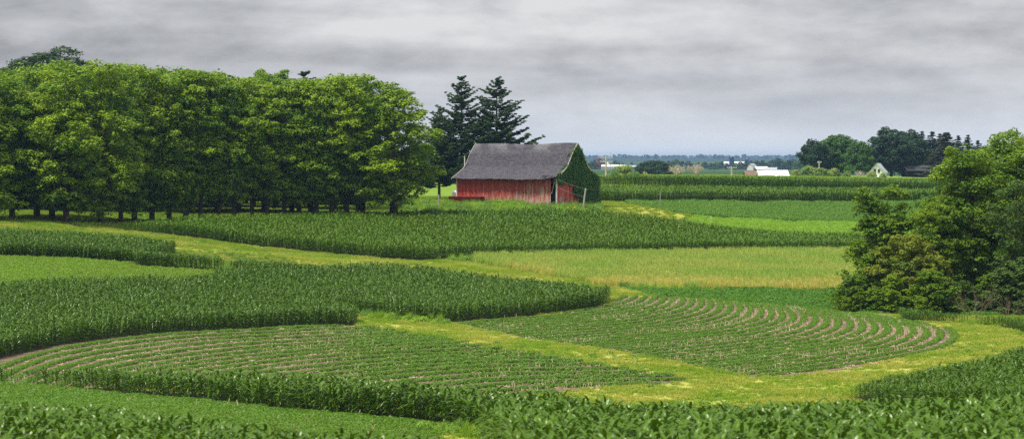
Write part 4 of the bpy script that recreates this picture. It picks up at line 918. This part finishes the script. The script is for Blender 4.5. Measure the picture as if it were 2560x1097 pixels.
building('distant_barn', 1514, 2300, 8, 6, 3, 7, 'red_paint','white_metal','distant red barn with a white roof behind the tall utility pole', R(70), 'barn', gambrel=True)
building('distant_shed', 1534, 2210, 22, 7, 2.5, 4, 'white','white_metal','distant long white shed right of the red barn', 0, 'shed')
building('distant_shed', 1580, 2230, 26, 7, 2.2, 3.6, 'block','grey_metal','distant long grey shed farther right of the red barn', 0, 'shed')
x,y,z = at(1526,2190); b = MB(); b.tube([(0,0,-1),(0,0,height_to(380,2190,z))],[.35,.15],5); o = b.build('radio_mast', M['grey_metal']); o.location=(x,y,z); tag(o,'thin mast rising behind the tall utility pole','mast')
building('hidden_house', 925, 425, 11, 8, 4.2, 7.0, 'white','grey_metal','white house glimpsed through the right end of the grove', .1, 'house', doors=2)
building('garden_shed', 940, 410, 3.2, 2.4, 1.9, 2.5, 'white','white_metal','small white shed seen between the last grove trunks', 0, 'shed', doors=1)
x,y,z = at(905,408); b = MB(); b.box(-4.5,4,-.3,.3,-.2,.55); o = b.build('retaining_wall', M['block']); o.location=(x,y,z); tag(o,'low tan wall seen between the grove trunks','low wall')

# ------------------------------------------------------------------ haze, light, sky, camera
if HAZE if 'HAZE' in globals() else True:
    b = MB(); b.box(-11500,11500,-220,11600,-24,26); hz = b.build('haze', None); tag(hz, kind='stuff'); hz['label'] = 'thin blue grey haze over the distant land'
    m = bpy.data.materials.new('haze_air'); nt = nodes_of(m); pv = nt.nodes.new('ShaderNodeVolumePrincipled'); o_ = nt.nodes.new('ShaderNodeOutputMaterial')
    pv.inputs['Color'].default_value = (.38,.62,1.0,1); pv.inputs['Density'].default_value = .00008; pv.inputs['Anisotropy'].default_value = 0
    nt.links.new(pv.outputs[0], o_.inputs['Volume']); hz.data.materials.append(m)
SUN_EL, SUN_AZ = R(66), R(248)     # azimuth clockwise from +y (view direction): behind the camera, to the left
sd = Vector((math.sin(SUN_AZ)*math.cos(SUN_EL), math.cos(SUN_AZ)*math.cos(SUN_EL), math.sin(SUN_EL)))
sl = bpy.data.lights.new('sun','SUN'); sl.energy = 4.3; sl.angle = R(8); sl.color = (1,.94,.80)
so = bpy.data.objects.new('sun', sl); link(so); so.rotation_euler = sd.to_track_quat('Z','Y').to_euler(); so.location = (0,0,60)
w = bpy.data.worlds.new('World'); sc.world = w; w.use_nodes = True; nt = w.node_tree; nt.nodes.clear()
sky = N(nt,'ShaderNodeTexSky', sky_type='NISHITA', sun_disc=False, sun_elevation=SUN_EL, sun_rotation=SUN_AZ)
skm = mix(nt, 1.0, sky.outputs[0], (.09,.09,.09), 'MULTIPLY')
tc = N(nt,'ShaderNodeTexCoord').outputs['Generated']
sp = nt.nodes.new('ShaderNodeSeparateXYZ'); nt.links.new(tc, sp.inputs[0])
# cloud deck: layered bands, stretched sideways near the horizon
n1 = noise(nt, 1.0, 3, tc, .55, mapscale=(3.4,3.4,26), dist=.1)
n2 = noise(nt, 1.0, 6, tc, .6, mapscale=(22,22,62), dist=.15)
n3 = noise(nt, 1.0, 3, tc, .6, mapscale=(60,60,220), dist=0)
def mth(op, a, b):
    m_ = N(nt,'ShaderNodeMath',operation=op)
    for i,v in enumerate((a,b)):
        if isinstance(v,(int,float)): m_.inputs[i].default_value = v
        else: nt.links.new(v, m_.inputs[i])
    return m_.outputs[0]
s_ = mth('ADD', mth('MULTIPLY', n1, .68), mth('ADD', mth('MULTIPLY', n2, .28), mth('MULTIPLY', n3, .06)))
cl = ramp(nt, s_, [(.37,(.20,.202,.22)),(.45,(.31,.313,.335)),(.53,(.45,.453,.475)),(.63,(.63,.63,.64))])
el = N(nt,'ShaderNodeMapRange'); nt.links.new(sp.outputs[2], el.inputs[0]); el.inputs['From Min'].default_value = 0.0; el.inputs['From Max'].default_value = .042
hor = mix(nt, el.outputs[0], (.60,.64,.74), (0,0,0)); elr = ramp(nt, el.outputs[0], [(0,(.85,.85,.85)),(.35,(.5,.5,.5)),(1,(0,0,0))])
cl2 = mix(nt, elr, cl, (.72,.765,.84))
# overcast skies brighten towards the zenith
zn = ramp(nt, sp.outputs[2], [(0,(1,1,1)),(.08,(.98,.98,.98)),(.45,(1.35,1.35,1.3)),(1,(1.7,1.7,1.62))])
zr = nt.nodes[-1]
cl3 = mix(nt, 1.0, cl2, zn, 'MULTIPLY')
fin = mix(nt, .93, skm, cl3)
bg = nt.nodes.new('ShaderNodeBackground'); bg.inputs[1].default_value = 1.0; nt.links.new(fin, bg.inputs[0])
wo = nt.nodes.new('ShaderNodeOutputWorld'); nt.links.new(bg.outputs[0], wo.inputs[0])
w.cycles.sampling_method = 'AUTOMATIC' if hasattr(w,'cycles') else None
cam = bpy.data.cameras.new('camera'); co = bpy.data.objects.new('camera', cam); link(co)
cam.sensor_width = 36; cam.lens = F/2560*36; cam.shift_y = -(548.5-HY)/2560; cam.clip_end = 30000; cam.clip_start = .5
co.location = (0,0,0); co.rotation_euler = (R(90),0,0); sc.camera = co
cam.dof.use_dof = True; cam.dof.focus_distance = 280; cam.dof.aperture_fstop = 1.25
sc.render.engine = 'CYCLES'
vs = sc.view_settings; vs.view_transform = 'Standard'; vs.look = 'None'; vs.exposure = .3; vs.gamma = 1; vs.use_curve_mapping = False
cy = sc.cycles; cy.max_bounces = 5; cy.diffuse_bounces = 2; cy.glossy_bounces = 1; cy.transmission_bounces = 3; cy.volume_bounces = 0; cy.transparent_max_bounces = 4
cy.use_denoising = False; cy.use_adaptive_sampling = True; cy.adaptive_threshold = .01; cy.sample_clamp_indirect = 5
